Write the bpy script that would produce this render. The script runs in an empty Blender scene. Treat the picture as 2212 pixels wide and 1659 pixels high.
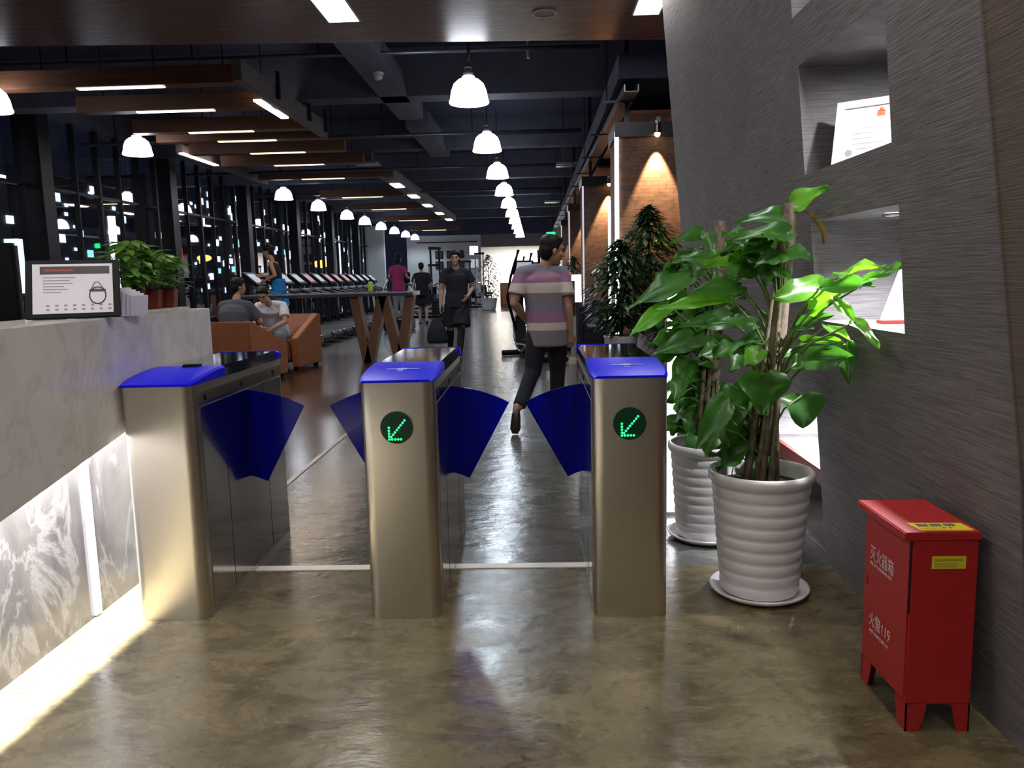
import bpy, bmesh, math, random
from mathutils import Vector, Matrix, noise as mnoise
random.seed(7)
PI = math.pi
S = bpy.context.scene
COL = S.collection

# ------------------------------------------------------------------ camera, world, exposure
F_PX = 1700.0
pitch, yaw, roll = math.radians(7.74), math.radians(1.85), math.radians(1.35)
fw = Vector((-math.sin(yaw)*math.cos(pitch), math.cos(yaw)*math.cos(pitch), -math.sin(pitch)))
r0 = Vector((math.cos(yaw), math.sin(yaw), 0)); u0 = r0.cross(fw)
rt = math.cos(roll)*r0 - math.sin(roll)*u0
up = math.sin(roll)*r0 + math.cos(roll)*u0
cam = bpy.data.objects.new('camera', bpy.data.cameras.new('camera'))
COL.objects.link(cam)
cam.matrix_world = Matrix(((rt.x, up.x, -fw.x, 0), (rt.y, up.y, -fw.y, 0), (rt.z, up.z, -fw.z, 1.35), (0, 0, 0, 1)))
cam.data.sensor_fit = 'HORIZONTAL'; cam.data.sensor_width = 36.0
cam.data.lens = 36.0*F_PX/2212.0
cam.data.clip_start = 0.05; cam.data.clip_end = 400
S.camera = cam
w = bpy.data.worlds.new('night'); S.world = w; w.use_nodes = True
w.node_tree.nodes['Background'].inputs[0].default_value = (0.012, 0.014, 0.03, 1)
w.node_tree.nodes['Background'].inputs[1].default_value = 0.6
S.view_settings.view_transform = 'Standard'; S.view_settings.look = 'None'
S.view_settings.gamma = 1.0; S.view_settings.use_curve_mapping = False
S.view_settings.exposure = 0.0

# ------------------------------------------------------------------ helpers
def tag(o, label=None, cat=None, group=None, kind=None):
    if label: o['label'] = label
    if cat: o['category'] = cat
    if group: o['group'] = group
    if kind: o['kind'] = kind
    return o
def obj(name, bm, mat, parent=None, smooth=False, bevel=0, seg=2):
    if bevel:
        bmesh.ops.remove_doubles(bm, verts=bm.verts, dist=1e-5)
        es = [e for e in bm.edges if len(e.link_faces) == 2 and e.calc_face_angle(0) > 0.6]
        bmesh.ops.bevel(bm, geom=es, offset=bevel, segments=seg, affect='EDGES', clamp_overlap=True)
    bmesh.ops.recalc_face_normals(bm, faces=bm.faces)
    me = bpy.data.meshes.new(name); bm.to_mesh(me); bm.free()
    for m in (mat if isinstance(mat, (list, tuple)) else [mat]): me.materials.append(m)
    if smooth:
        me.shade_smooth()
        if smooth == 'auto':
            try: me.set_sharp_from_angle(angle=math.radians(35))
            except Exception: pass
    o = bpy.data.objects.new(name, me); COL.objects.link(o)
    if parent: o.parent = parent
    return o
def thing(name, label, cat, loc=(0, 0, 0), rz=0, group=None):
    o = bpy.data.objects.new(name, None); COL.objects.link(o)
    o.empty_display_size = 0.1
    o.location = loc; o.rotation_euler = (0, 0, rz)
    return tag(o, label, cat, group)
def struct(name, bm, mat, parent=None, **k):
    o = obj(name, bm, mat, parent, **k)
    if not parent: o['kind'] = 'structure'
    return o
def copy_tree(o, parent=None):
    c = o.copy(); COL.objects.link(c)
    if parent: c.parent = parent
    for ch in list(o.children): copy_tree(ch, c)
    return c
def dup(o, loc, rz=0, label=None):
    c = copy_tree(o); c.location = loc; c.rotation_euler = (0, 0, rz)
    if label: c['label'] = label
    return c
def B(): return bmesh.new()
def box(bm, x0, x1, y0, y1, z0, z1, mi=0):
    vs = [bm.verts.new((x, y, z)) for x in (x0, x1) for y in (y0, y1) for z in (z0, z1)]
    for f in ((0, 1, 3, 2), (4, 6, 7, 5), (0, 4, 5, 1), (2, 3, 7, 6), (0, 2, 6, 4), (1, 5, 7, 3)):
        fc = bm.faces.new([vs[i] for i in f]); fc.material_index = mi
    return bm
def obox(bm, c, s, M=None, mi=0):
    M = M or Matrix.Identity(3)
    vs = [bm.verts.new(Vector(c)+M @ Vector((a*s[0]/2, b*s[1]/2, d*s[2]/2))) for a in (-1, 1) for b in (-1, 1) for d in (-1, 1)]
    for f in ((0, 1, 3, 2), (4, 6, 7, 5), (0, 4, 5, 1), (2, 3, 7, 6), (0, 2, 6, 4), (1, 5, 7, 3)):
        bm.faces.new([vs[i] for i in f]).material_index = mi
    return bm
def frame3(d):
    d = Vector(d).normalized()
    a = Vector((0, 0, 1)) if abs(d.z) < 0.9 else Vector((1, 0, 0))
    s = d.cross(a).normalized(); return s, d.cross(s).normalized()
def tube(bm, pts, rad, n=8, side=None, caps=True, mi=0):
    """sweep through pts; rad = number | list of numbers | list of (rx, ry) with rx along `side`"""
    pts = [Vector(p) for p in pts]; rings = []
    for i, p in enumerate(pts):
        d = (pts[min(i+1, len(pts)-1)]-pts[max(i-1, 0)])
        if d.length < 1e-7: d = Vector((0, 0, 1))
        d.normalize()
        if side is not None:
            s = Vector(side); s = (s-d*s.dot(d))
            if s.length < 1e-4: s = frame3(d)[0]
            s.normalize(); t = d.cross(s)
        else: s, t = frame3(d)
        r = rad[i] if isinstance(rad, (list, tuple)) else rad
        rx, ry = r if isinstance(r, (list, tuple)) else (r, r)
        rings.append([bm.verts.new(p+s*math.cos(2*PI*k/n)*rx+t*math.sin(2*PI*k/n)*ry) for k in range(n)])
    for a, b in zip(rings, rings[1:]):
        for k in range(n):
            bm.faces.new((a[k], a[(k+1) % n], b[(k+1) % n], b[k])).material_index = mi
    if caps:
        bm.faces.new(rings[0][::-1]).material_index = mi; bm.faces.new(rings[-1]).material_index = mi
    return bm
def lathe(bm, prof, n=32, c=(0, 0, 0), close=False, mi=0):
    rings = []
    for r, z in prof:
        if r < 1e-5: rings.append([bm.verts.new((c[0], c[1], c[2]+z))])
        else: rings.append([bm.verts.new((c[0]+r*math.cos(2*PI*k/n), c[1]+r*math.sin(2*PI*k/n), c[2]+z)) for k in range(n)])
    for a, b in zip(rings, rings[1:]):
        for k in range(n):
            q = [a[k % len(a)], a[(k+1) % len(a)], b[(k+1) % len(b)], b[k % len(b)]]
            u = []
            for v in q:
                if v not in u: u.append(v)
            if len(u) > 2: bm.faces.new(u).material_index = mi
    return bm
def ball(bm, c, r, n=16, m=10, M=None, mi=0):
    M = M or Matrix.Identity(3); r = r if isinstance(r, (tuple, list)) else (r, r, r)
    top = bm.verts.new(Vector(c)+M @ Vector((0, 0, r[2]))); bot = bm.verts.new(Vector(c)+M @ Vector((0, 0, -r[2])))
    rings = []
    for j in range(1, m):
        a = PI*j/m
        rings.append([bm.verts.new(Vector(c)+M @ Vector((r[0]*math.sin(a)*math.cos(2*PI*k/n), r[1]*math.sin(a)*math.sin(2*PI*k/n), r[2]*math.cos(a)))) for k in range(n)])
    for k in range(n):
        bm.faces.new((top, rings[0][k], rings[0][(k+1) % n])).material_index = mi
        bm.faces.new((bot, rings[-1][(k+1) % n], rings[-1][k])).material_index = mi
        for a, b in zip(rings, rings[1:]): bm.faces.new((a[k], b[k], b[(k+1) % n], a[(k+1) % n])).material_index = mi
    return bm
def prism(bm, pts, f, d0, d1, mi=0):
    """pts 2-D outline; f(a, b, d) -> 3-D"""
    A = [bm.verts.new(f(a, b, d0)) for a, b in pts]; C = [bm.verts.new(f(a, b, d1)) for a, b in pts]
    bm.faces.new(A).material_index = mi; bm.faces.new(C[::-1]).material_index = mi
    for i in range(len(pts)):
        j = (i+1) % len(pts); bm.faces.new((A[i], C[i], C[j], A[j])).material_index = mi
    return bm
def quad(bm, *p, mi=0):
    f = bm.faces.new([bm.verts.new(q) for q in p]); f.material_index = mi; return bm
def bake(o):
    """apply the modifiers of o to its own mesh"""
    dg = bpy.context.evaluated_depsgraph_get(); dg.update()
    me = bpy.data.meshes.new_from_object(o.evaluated_get(dg)); old = o.data
    o.modifiers.clear(); o.data = me; bpy.data.meshes.remove(old); return o
def text_obj(name, body, size, mat, parent, loc, rot, extrude=0.0006, align='LEFT', sx=1.0):
    cu = bpy.data.curves.new(name, 'FONT'); cu.body = body; cu.size = size; cu.extrude = extrude; cu.align_x = align
    t = bpy.data.objects.new('tmp_text', cu); COL.objects.link(t)
    dg = bpy.context.evaluated_depsgraph_get(); dg.update()
    me = bpy.data.meshes.new_from_object(t.evaluated_get(dg))
    bpy.data.objects.remove(t); bpy.data.curves.remove(cu)
    me.transform(Matrix.Diagonal((sx, 1, 1, 1))); me.transform(Matrix.Translation(loc) @ rot.to_4x4())
    me.materials.clear(); me.materials.append(mat); me.name = name
    o = bpy.data.objects.new(name, me); COL.objects.link(o)
    if parent: o.parent = parent
    return o
def area(name, loc, rot, sx, sy, power, color=(1, 1, 1), parent=None, spread=PI):
    l = bpy.data.lights.new(name, 'AREA'); l.shape = 'RECTANGLE'; l.size = sx; l.size_y = sy
    l.energy = power; l.color = color; l.spread = spread
    o = bpy.data.objects.new(name, l); COL.objects.link(o); o.location = loc; o.rotation_euler = rot
    if parent: o.parent = parent
    return o
def spot(name, loc, target, power, color, angle, blend=0.3, size=0.03, parent=None):
    l = bpy.data.lights.new(name, 'SPOT'); l.energy = power; l.color = color; l.spot_size = math.radians(angle)
    l.spot_blend = blend; l.shadow_soft_size = size
    o = bpy.data.objects.new(name, l); COL.objects.link(o); o.location = loc
    o.rotation_euler = (Vector(target)-Vector(loc)).to_track_quat('-Z', 'Y').to_euler()
    if parent: o.parent = parent
    return o

# ------------------------------------------------------------------ materials
class NT:
    def __init__(s, name):
        s.m = bpy.data.materials.new(name); s.m.use_nodes = True; s.t = s.m.node_tree; s.n = s.t.nodes
        s.b = s.n['Principled BSDF']; s.out = s.n['Material Output']
    def node(s, typ, **k):
        n = s.n.new(typ)
        for a, v in k.items(): setattr(n, a, v)
        return n
    def link(s, a, b): s.t.links.new(a, b)
    def coords(s, scale=(1, 1, 1), rot=(0, 0, 0), kind='Object'):
        tc = s.node('ShaderNodeTexCoord'); mp = s.node('ShaderNodeMapping')
        mp.inputs['Scale'].default_value = scale; mp.inputs['Rotation'].default_value = rot
        s.link(tc.outputs[kind], mp.inputs['Vector']); return mp.outputs[0]
    def noise(s, vec, scale=5, detail=4, rough=0.5, dist=0):
        n = s.node('ShaderNodeTexNoise'); n.inputs['Scale'].default_value = scale; n.inputs['Detail'].default_value = detail
        n.inputs['Roughness'].default_value = rough; n.inputs['Distortion'].default_value = dist
        s.link(vec, n.inputs['Vector']); return n.outputs['Fac']
    def ramp(s, fac, stops, interp='LINEAR'):
        r = s.node('ShaderNodeValToRGB'); cr = r.color_ramp; cr.interpolation = interp
        while len(cr.elements) < len(stops): cr.elements.new(0.5)
        for e, (p, c) in zip(cr.elements, stops):
            e.position = p; e.color = (*(c if isinstance(c, (tuple, list)) else (c, c, c)), 1)
        s.link(fac, r.inputs[0]); return r.outputs[0]
    def mix(s, fac, a, b, blend='MIX'):
        n = s.node('ShaderNodeMix', data_type='RGBA', blend_type=blend)
        for i, v in ((0, fac), (6, a), (7, b)):
            if hasattr(v, 'links'): s.link(v, n.inputs[i])
            else: n.inputs[i].default_value = v if i == 0 else (*v, 1)
        return n.outputs[2]
    def color(s, c): s.link(c, s.b.inputs['Base Color']) if hasattr(c, 'links') else setattr(s.b.inputs['Base Color'], 'default_value', (*c, 1))
    def bump(s, h, strength=0.3, dist=0.01):
        n = s.node('ShaderNodeBump'); n.inputs['Strength'].default_value = strength; n.inputs['Distance'].default_value = dist
        s.link(h, n.inputs['Height']); s.link(n.outputs[0], s.b.inputs['Normal'])
def pbr(name, c, rough=0.5, metal=0.0, var=0.12, scale=8.0, bump=0.0, coat=0.0, stretch=(1, 1, 1), spec=0.5):
    k = NT(name); v = k.noise(k.coords(stretch), scale, 4)
    lo = tuple(max(0, x*(1-var)) for x in c); hi = tuple(min(1, x*(1+var)) for x in c)
    k.color(k.ramp(v, [(0.3, lo), (0.7, hi)]))
    k.b.inputs['Roughness'].default_value = rough; k.b.inputs['Metallic'].default_value = metal
    k.b.inputs['Coat Weight'].default_value = coat; k.b.inputs['Specular IOR Level'].default_value = spec
    if bump: k.bump(v, bump)
    return k.m
def emit(name, c, s):
    k = NT(name); k.color((0.0, 0.0, 0.0)); k.b.inputs['Emission Color'].default_value = (*c, 1); k.b.inputs['Emission Strength'].default_value = s
    return k.m
M = {}
# lobby floor: stained polished cement
def floor_mat(name, base, mid, dark, rough, rv):
    k = NT(name)
    v1 = k.noise(k.coords((0.9, 1.3, 1)), 1.5, 6, 0.65, 0.5); v2 = k.noise(k.coords((1.6, 3.0, 1)), 2.2, 9, 0.78, 0.6)
    v3 = k.noise(k.coords((4, 8, 1)), 4.5, 9, 0.82, 0.5); v4 = k.noise(k.coords((1, 1, 1)), 28, 5, 0.7)
    a = k.ramp(v1, [(0.32, mid), (0.6, base)])
    a = k.mix(k.ramp(v2, [(0.36, 0.75), (0.52, 0.0)]), a, dark)
    a = k.mix(k.ramp(v3, [(0.36, 0.85), (0.43, 0.0)]), a, tuple(x*0.5 for x in dark))
    a = k.mix(k.ramp(v4, [(0.35, 0.3), (0.65, 0.0)]), a, dark)
    k.color(a); k.link(k.ramp(v2, [(0.25, rough), (0.75, rough+rv)]), k.b.inputs['Roughness'])
    k.b.inputs['Specular IOR Level'].default_value = 0.55
    h = k.noise(k.coords((1, 1.6, 1)), 5.0, 4, 0.6); k.bump(h, 0.22, 0.02)
    return k.m
M['floor_lobby'] = floor_mat('stained_cement', (0.185, 0.15, 0.075), (0.105, 0.082, 0.045), (0.045, 0.033, 0.02), 0.17, 0.2)
M['floor_hall'] = floor_mat('grey_cement', (0.13, 0.13, 0.115), (0.085, 0.085, 0.08), (0.05, 0.05, 0.05), 0.13, 0.12)
def wood(name, c1, c2, rough=0.4, axis=0, scale=1.0, plank=None, coat=0.0):
    k = NT(name); st = [22*scale]*3; st[axis] = 1.2*scale
    v = k.noise(k.coords(tuple(st)), 1.6, 6, 0.65, 0.5); col = k.ramp(v, [(0.3, c1), (0.7, c2)])
    if plank:
        w_ = k.node('ShaderNodeTexWave', wave_type='BANDS', bands_direction=plank[0]); w_.inputs['Scale'].default_value = plank[1]; w_.inputs['Distortion'].default_value = 0
        k.link(k.coords(), w_.inputs['Vector'])
        col = k.mix(k.ramp(w_.outputs['Fac'], [(0.0, 1.0), (0.03, 0.0)]), col, tuple(x*0.3 for x in c1))
    k.color(col); k.b.inputs['Roughness'].default_value = rough; k.b.inputs['Coat Weight'].default_value = coat
    k.bump(v, 0.06, 0.005); return k.m
M['soffit'] = wood('soffit_laminate', (0.16, 0.075, 0.055), (0.25, 0.12, 0.085), 0.27, 0, 1.0, ('Y', 2.6))
M['canopy'] = wood('canopy_wood', (0.11, 0.045, 0.022), (0.2, 0.085, 0.04), 0.45, 0)
M['wood_floor'] = wood('dark_wood_floor', (0.05, 0.024, 0.015), (0.09, 0.044, 0.026), 0.18, 1, 0.8, ('X', 1.6))
M['wood_leg'] = wood('brown_table_wood', (0.09, 0.04, 0.02), (0.15, 0.07, 0.035), 0.4, 2)
M['pole_wood'] = pbr('coir_pole', (0.16, 0.12, 0.09), 0.9, 0, 0.4, 60, 0.6, stretch=(1, 1, 0.5))
# grey slanted wall covering with streaks running along the wall
def streak(name, lo, hi):
    k = NT(name); v = k.noise(k.coords((6, 6, 190)), 1.0, 3, 0.6, 0.35); big = k.noise(k.coords((1, 1, 1)), 1.3, 3)
    a = k.ramp(v, [(0.33, lo), (0.67, hi)]); k.color(k.mix(k.ramp(big, [(0.35, 0.0), (0.65, 0.35)]), a, tuple(x*0.8 for x in lo)))
    k.b.inputs['Roughness'].default_value = 0.75; k.bump(v, 0.5, 0.006); return k.m
M['wallcover'] = streak('grey_grass_cloth', (0.095, 0.084, 0.089), (0.21, 0.19, 0.198))
M['wallcover_brown'] = streak('brown_grass_cloth', (0.08, 0.058, 0.048), (0.15, 0.11, 0.09))
M['niche'] = streak('niche_cloth', (0.13, 0.12, 0.125), (0.25, 0.24, 0.245))
def brick():
    k = NT('rough_brick'); tc = k.node('ShaderNodeTexCoord'); sp = k.node('ShaderNodeSeparateXYZ'); cb = k.node('ShaderNodeCombineXYZ'); ad = k.node('ShaderNodeMath', operation='ADD')
    k.link(tc.outputs['Object'], sp.inputs[0]); k.link(sp.outputs[0], ad.inputs[0]); k.link(sp.outputs[1], ad.inputs[1])
    k.link(ad.outputs[0], cb.inputs[0]); k.link(sp.outputs[2], cb.inputs[1])
    b = k.node('ShaderNodeTexBrick'); k.link(cb.outputs[0], b.inputs['Vector']); b.inputs['Scale'].default_value = 6.0
    b.inputs['Color1'].default_value = (0.13, 0.065, 0.042, 1); b.inputs['Color2'].default_value = (0.07, 0.038, 0.026, 1); b.inputs['Mortar'].default_value = (0.04, 0.025, 0.018, 1)
    b.inputs['Brick Width'].default_value = 0.9; b.inputs['Row Height'].default_value = 0.24; b.inputs['Mortar Size'].default_value = 0.02
    n = k.noise(k.coords(), 14, 5); k.color(k.mix(k.ramp(n, [(0.35, 0.0), (0.65, 0.6)]), b.outputs['Color'], (0.17, 0.095, 0.062)))
    k.b.inputs['Roughness'].default_value = 0.85; k.bump(b.outputs['Fac'], -0.8, 0.02); return k.m
M['brick'] = brick()
def marble(name, c1, c2, vein, rough, sc=1.2, vs=0.5, rot=(0, 0, 0)):
    k = NT(name); co = k.coords((1, 1.0, 0.55), rot); n1 = k.noise(co, 3*sc, 6, 0.6, 1.4)
    a = k.ramp(n1, [(0.3, c1), (0.7, c2)])
    n2 = k.noise(co, 1.7*sc, 8, 0.62, 2.2); v = k.ramp(n2, [(0.46, 0.0), (0.5, vs), (0.54, 0.0)])
    a = k.mix(v, a, vein); k.color(a); k.b.inputs['Roughness'].default_value = rough; return k.m
M['marble'] = marble('pale_marble', (0.66, 0.62, 0.59), (0.8, 0.77, 0.74), (0.46, 0.42, 0.41), 0.18, 1.4, 0.32, (0.9, 0, 0))
M['marble_dark'] = marble('grey_brown_marble', (0.04, 0.036, 0.035), (0.085, 0.078, 0.075), (0.16, 0.15, 0.145), 0.12, 1.2, 0.55)
def brushed(name, c, rough, st):
    k = NT(name); v = k.noise(k.coords(st), 1.0, 3, 0.6); k.color(k.ramp(v, [(0.3, tuple(x*0.93 for x in c)), (0.7, c)]))
    k.b.inputs['Metallic'].default_value = 1.0; k.link(k.ramp(v, [(0.2, rough*0.85), (0.8, rough*1.15)]), k.b.inputs['Roughness'])
    k.b.inputs['Anisotropic'].default_value = 0.6; k.bump(v, 0.05, 0.002); return k.m
M['steel'] = brushed('brushed_steel', (0.66, 0.62, 0.54), 0.33, (400, 400, 6))
M['steel_side'] = brushed('satin_steel_side', (0.55, 0.53, 0.5), 0.13, (6, 6, 300))
M['chrome'] = pbr('chrome', (0.8, 0.8, 0.82), 0.12, 1, 0.02)
M['dark_steel'] = pbr('dark_glass_top', (0.36, 0.4, 0.5), 0.07, 1.0, 0.05)
M['blue_cap'] = pbr('blue_plastic', (0.004, 0.006, 0.72), 0.3, 0, 0.05, spec=0.12)
M['black'] = pbr('black_plastic', (0.005, 0.005, 0.007), 0.5, 0, 0.2, spec=0.2)
M['black_metal'] = pbr('black_metal', (0.02, 0.02, 0.026), 0.4, 0.5, 0.2)
M['dark_ceiling'] = pbr('navy_ceiling_paint', (0.05, 0.054, 0.1), 0.75, 0, 0.2, 2)
M['beam_paint'] = pbr('grey_beam_paint', (0.1, 0.104, 0.145), 0.7, 0, 0.15, 3)
M['pipe'] = pbr('grey_pipe', (0.14, 0.145, 0.18), 0.35, 0.6, 0.1)
M['tray'] = pbr('tray_metal', (0.2, 0.17, 0.17), 0.5, 0.3, 0.15)
M['white_wall'] = pbr('white_wall_paint', (0.62, 0.63, 0.64), 0.8, 0, 0.05)
M['red'] = pbr('red_enamel', (0.36, 0.012, 0.014), 0.42, 0, 0.1, 40, 0.05)
M['white_print'] = pbr('white_print', (0.72, 0.55, 0.55), 0.6, 0, 0.05)
M['yellow'] = pbr('yellow_sticker', (0.62, 0.52, 0.02), 0.5, 0, 0.05)
M['blue_print'] = pbr('blue_print', (0.03, 0.08, 0.28), 0.6)
M['olive_print'] = pbr('olive_print', (0.32, 0.27, 0.02), 0.6)
M['red_print'] = pbr('red_print', (0.6, 0.08, 0.03), 0.6)
M['white_strip'] = pbr('white_floor_strip', (0.88, 0.85, 0.78), 0.4, 0, 0.04)
M['ceramic'] = pbr('white_ceramic', (0.66, 0.63, 0.64), 0.28, 0, 0.05, 10, 0, 0.3)
M['soil'] = pbr('potting_soil', (0.045, 0.025, 0.018), 0.9, 0, 0.4, 60, 0.8)
M['terracotta'] = pbr('terracotta_plastic', (0.2, 0.035, 0.02), 0.5, 0, 0.1)
M['paper'] = pbr('white_paper', (0.78, 0.76, 0.82), 0.6, 0, 0.03)
M['grey_print'] = pbr('grey_print', (0.32, 0.3, 0.31), 0.6)
M['dark_print'] = pbr('dark_print', (0.06, 0.045, 0.045), 0.5)
M['leather'] = pbr('orange_leather', (0.3, 0.105, 0.045), 0.42, 0, 0.12, 12, 0.1)
M['glass_top'] = pbr('dark_stone_top', (0.05, 0.05, 0.062), 0.12, 0, 0.2)
M['rail_white'] = pbr('pale_metal_rail', (0.4, 0.4, 0.43), 0.3, 0.7, 0.05)
M['skin'] = pbr('skin', (0.42, 0.23, 0.15), 0.5, 0, 0.06)
M['hair'] = pbr('black_hair', (0.007, 0.006, 0.006), 0.6, 0, 0.3, 40, 0.5, spec=0.25)
M['cloth_black'] = pbr('black_cloth', (0.005, 0.005, 0.008), 0.85, 0, 0.2)
M['cloth_navy'] = pbr('navy_cloth', (0.006, 0.007, 0.016), 0.85, 0, 0.2)
M['cloth_grey'] = pbr('grey_blue_cloth', (0.075, 0.08, 0.1), 0.85, 0, 0.1)
M['cloth_white'] = pbr('white_cloth', (0.62, 0.6, 0.64), 0.85, 0, 0.05)
M['cloth_lgrey'] = pbr('light_grey_cloth', (0.2, 0.21, 0.24), 0.85, 0, 0.1)
M['cloth_pink'] = pbr('magenta_cloth', (0.32, 0.02, 0.13), 0.85, 0, 0.1)
M['cloth_blue'] = pbr('bright_blue_cloth', (0.01, 0.2, 0.55), 0.85, 0, 0.1)
M['bottle_green'] = pbr('lime_plastic', (0.35, 0.5, 0.08), 0.4, 0, 0.1)
M['led_green'] = emit('green_led', (0.02, 1.0, 0.22), 2.4)
M['led_back'] = pbr('dark_green_lens', (0.0, 0.035, 0.016), 0.25)
M['lamp_glass'] = emit('glowing_lamp_glass', (0.86, 0.9, 1.0), 9.0)
M['panel_white'] = emit('ceiling_panel_light', (1.0, 0.93, 0.88), 9.0)
M['led_warm'] = emit('warm_led_slot', (1.0, 0.68, 0.4), 4.5)
M['led_pink'] = emit('white_led_slot', (1.0, 0.87, 0.82), 6.0)
M['led_white'] = emit('white_led_strip', (0.95, 0.95, 1.0), 6.0)
M['strip_dim'] = emit('dim_led_and_reflection', (.9, .9, 1.0), .7)
M['bulb_warm'] = emit('warm_bulb', (1.0, 0.72, 0.42), 14.0)
M['screen'] = emit('console_screen', (0.75, 0.8, 0.95), 0.55)
M['screen_red'] = emit('console_screen_red', (0.95, 0.42, 0.45), 0.5)
M['exit'] = emit('green_exit_light', (0.02, 1.0, 0.25), 2.2)
M['city_white'] = emit('city_window_light', (0.75, 0.9, 1.0), 4.0)
M['city_teal'] = emit('city_sign_teal', (0.35, 0.85, 1.0), 3.0)
M['city_orange'] = emit('sodium_street_light', (1.0, 0.42, 0.06), 9.0)
M['city_red'] = emit('red_tail_light', (1.0, 0.02, 0.03), 4.0)
M['building'] = pbr('night_building', (0.03, 0.03, 0.045), 0.8)
def glass_mat(name, tint, fac, rough=0.02):
    k = NT(name); t = k.node('ShaderNodeBsdfTransparent'); g = k.node('ShaderNodeBsdfGlossy'); mx = k.node('ShaderNodeMixShader')
    t.inputs[0].default_value = (*tint, 1); g.inputs['Roughness'].default_value = rough; g.inputs['Color'].default_value = (0.95, 0.95, 1, 1)
    n = k.noise(k.coords(), 2, 2); k.link(k.ramp(n, [(0, fac*0.9), (1, fac*1.1)]), mx.inputs[0])
    k.link(t.outputs[0], mx.inputs[1]); k.link(g.outputs[0], mx.inputs[2]); k.link(mx.outputs[0], k.out.inputs[0]); return k.m
M['window'] = glass_mat('night_window_glass', (0.85, 0.9, 0.95), 0.36)
def flap_mat():
    k = NT('blue_acrylic'); t = k.node('ShaderNodeBsdfTransparent'); mx = k.node('ShaderNodeMixShader')
    t.inputs[0].default_value = (0.03, 0.04, 0.6, 1); mx.inputs[0].default_value = 0.33
    v = k.noise(k.coords(), 4, 2); k.color(k.ramp(v, [(0.2, (0.002, 0.003, 0.24)), (0.8, (0.003, 0.005, 0.34))]))
    k.b.inputs['Roughness'].default_value = 0.12
    k.link(t.outputs[0], mx.inputs[1]); k.link(k.b.outputs[0], mx.inputs[2]); k.link(mx.outputs[0], k.out.inputs[0]); return k.m
M['flap'] = flap_mat()
def leaf_mat(name, lo, hi, trans=0.3, rough=0.35):
    k = NT(name); v = k.noise(k.coords(), 9, 4, 0.6); k.color(k.ramp(v, [(0.3, lo), (0.7, hi)])); k.b.inputs['Roughness'].default_value = rough
    tl = k.node('ShaderNodeBsdfTranslucent'); tl.inputs[0].default_value = (hi[0]*1.6, hi[1]*1.9, hi[2]*0.7, 1); mx = k.node('ShaderNodeMixShader')
    mx.inputs[0].default_value = trans; k.link(k.b.outputs[0], mx.inputs[1]); k.link(tl.outputs[0], mx.inputs[2]); k.link(mx.outputs[0], k.out.inputs[0]); return k.m
M['leaf'] = leaf_mat('philodendron_leaf', (0.02, 0.075, 0.014), (0.055, 0.17, 0.026), 0.35)
M['leaf_bright'] = leaf_mat('lit_leaf', (0.075, 0.24, 0.014), (0.14, 0.38, 0.025), 0.45)  # brighter copy of the leaf green, light on some leaves put into the colour
M['leaf_dark'] = leaf_mat('ficus_leaf', (0.008, 0.024, 0.01), (0.02, 0.055, 0.02), 0.15)
M['leaf_money'] = leaf_mat('pothos_leaf', (0.05, 0.14, 0.02), (0.12, 0.26, 0.05), 0.25)
M['leaf_brown'] = leaf_mat('withered_leaf', (0.16, 0.09, 0.04), (0.34, 0.2, 0.08), 0.2, 0.7)
M['stem'] = pbr('green_stem', (0.13, 0.17, 0.05), 0.5, 0, 0.2)
M['stem_brown'] = pbr('brown_aerial_roots', (0.085, 0.07, 0.035), 0.8, 0, 0.5, 30, 0.6)
def shirt_stripes():
    k = NT('striped_polo'); tc = k.node('ShaderNodeTexCoord'); sp = k.node('ShaderNodeSeparateXYZ'); k.link(tc.outputs['Object'], sp.inputs[0])
    mr = k.node('ShaderNodeMapRange'); mr.inputs[1].default_value = 0.6; mr.inputs[2].default_value = 1.6; k.link(sp.outputs[2], mr.inputs[0])
    z = lambda v: (v-0.6)
    gb, pk, wh, br = (0.18, 0.18, 0.24), (0.3, 0.15, 0.25), (0.56, 0.49, 0.46), (0.2, 0.175, 0.18)
    k.color(k.ramp(mr.outputs[0], [(0, br), (z(.875), wh), (z(.943), pk), (z(1.04), gb), (z(1.12), br), (z(1.203), wh), (z(1.293), pk), (z(1.378), gb)], 'CONSTANT'))
    k.b.inputs['Roughness'].default_value = 0.85
    n = k.noise(k.coords((60, 60, 60)), 5, 2); k.bump(n, 0.1, 0.003); return k.m
M['stripes'] = shirt_stripes()
def part(name, bm, mat, parent, **k):
    """like obj, for geometry written in world coordinates under an unrotated thing"""
    r = parent
    while r.parent: r = r.parent
    bmesh.ops.translate(bm, verts=bm.verts, vec=-Vector(r.location))
    return obj(name, bm, mat, parent, **k)

# ================================================================== LIGHTS OF THE LOBBY (large ones first)
def ceiling_panel(x0, x1, y0, y1, label, power=28):
    t = thing('ceiling_light', label, 'ceiling light', ((x0+x1)/2, (y0+y1)/2, 3.6), 0, 'recessed lobby ceiling lights')
    bm = B()
    for a in ((x0-.012, x0, y0, y1), (x1, x1+.012, y0, y1), (x0-.012, x1+.012, y0-.012, y0), (x0-.012, x1+.012, y1, y1+.012)): box(bm, *a, 3.588, 3.603)
    part('frame', bm, M['white_wall'], t); part('diffuser', box(B(), x0, x1, y0, y1, 3.592, 3.602), M['panel_white'], t)
    area('panel_lamp', (0, 0, -0.02), (0, 0, 0), x1-x0, y1-y0, power, (1, 0.97, 0.94), t)
ceiling_panel(-1.755, -1.49, 5.4, 7.19, 'long rectangular ceiling light recessed in the brown soffit, left of the round speaker')
ceiling_panel(0.9, 1.12, 5.5, 7.27, 'rectangular ceiling light recessed in the brown soffit beside the grey slanted wall')
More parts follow.
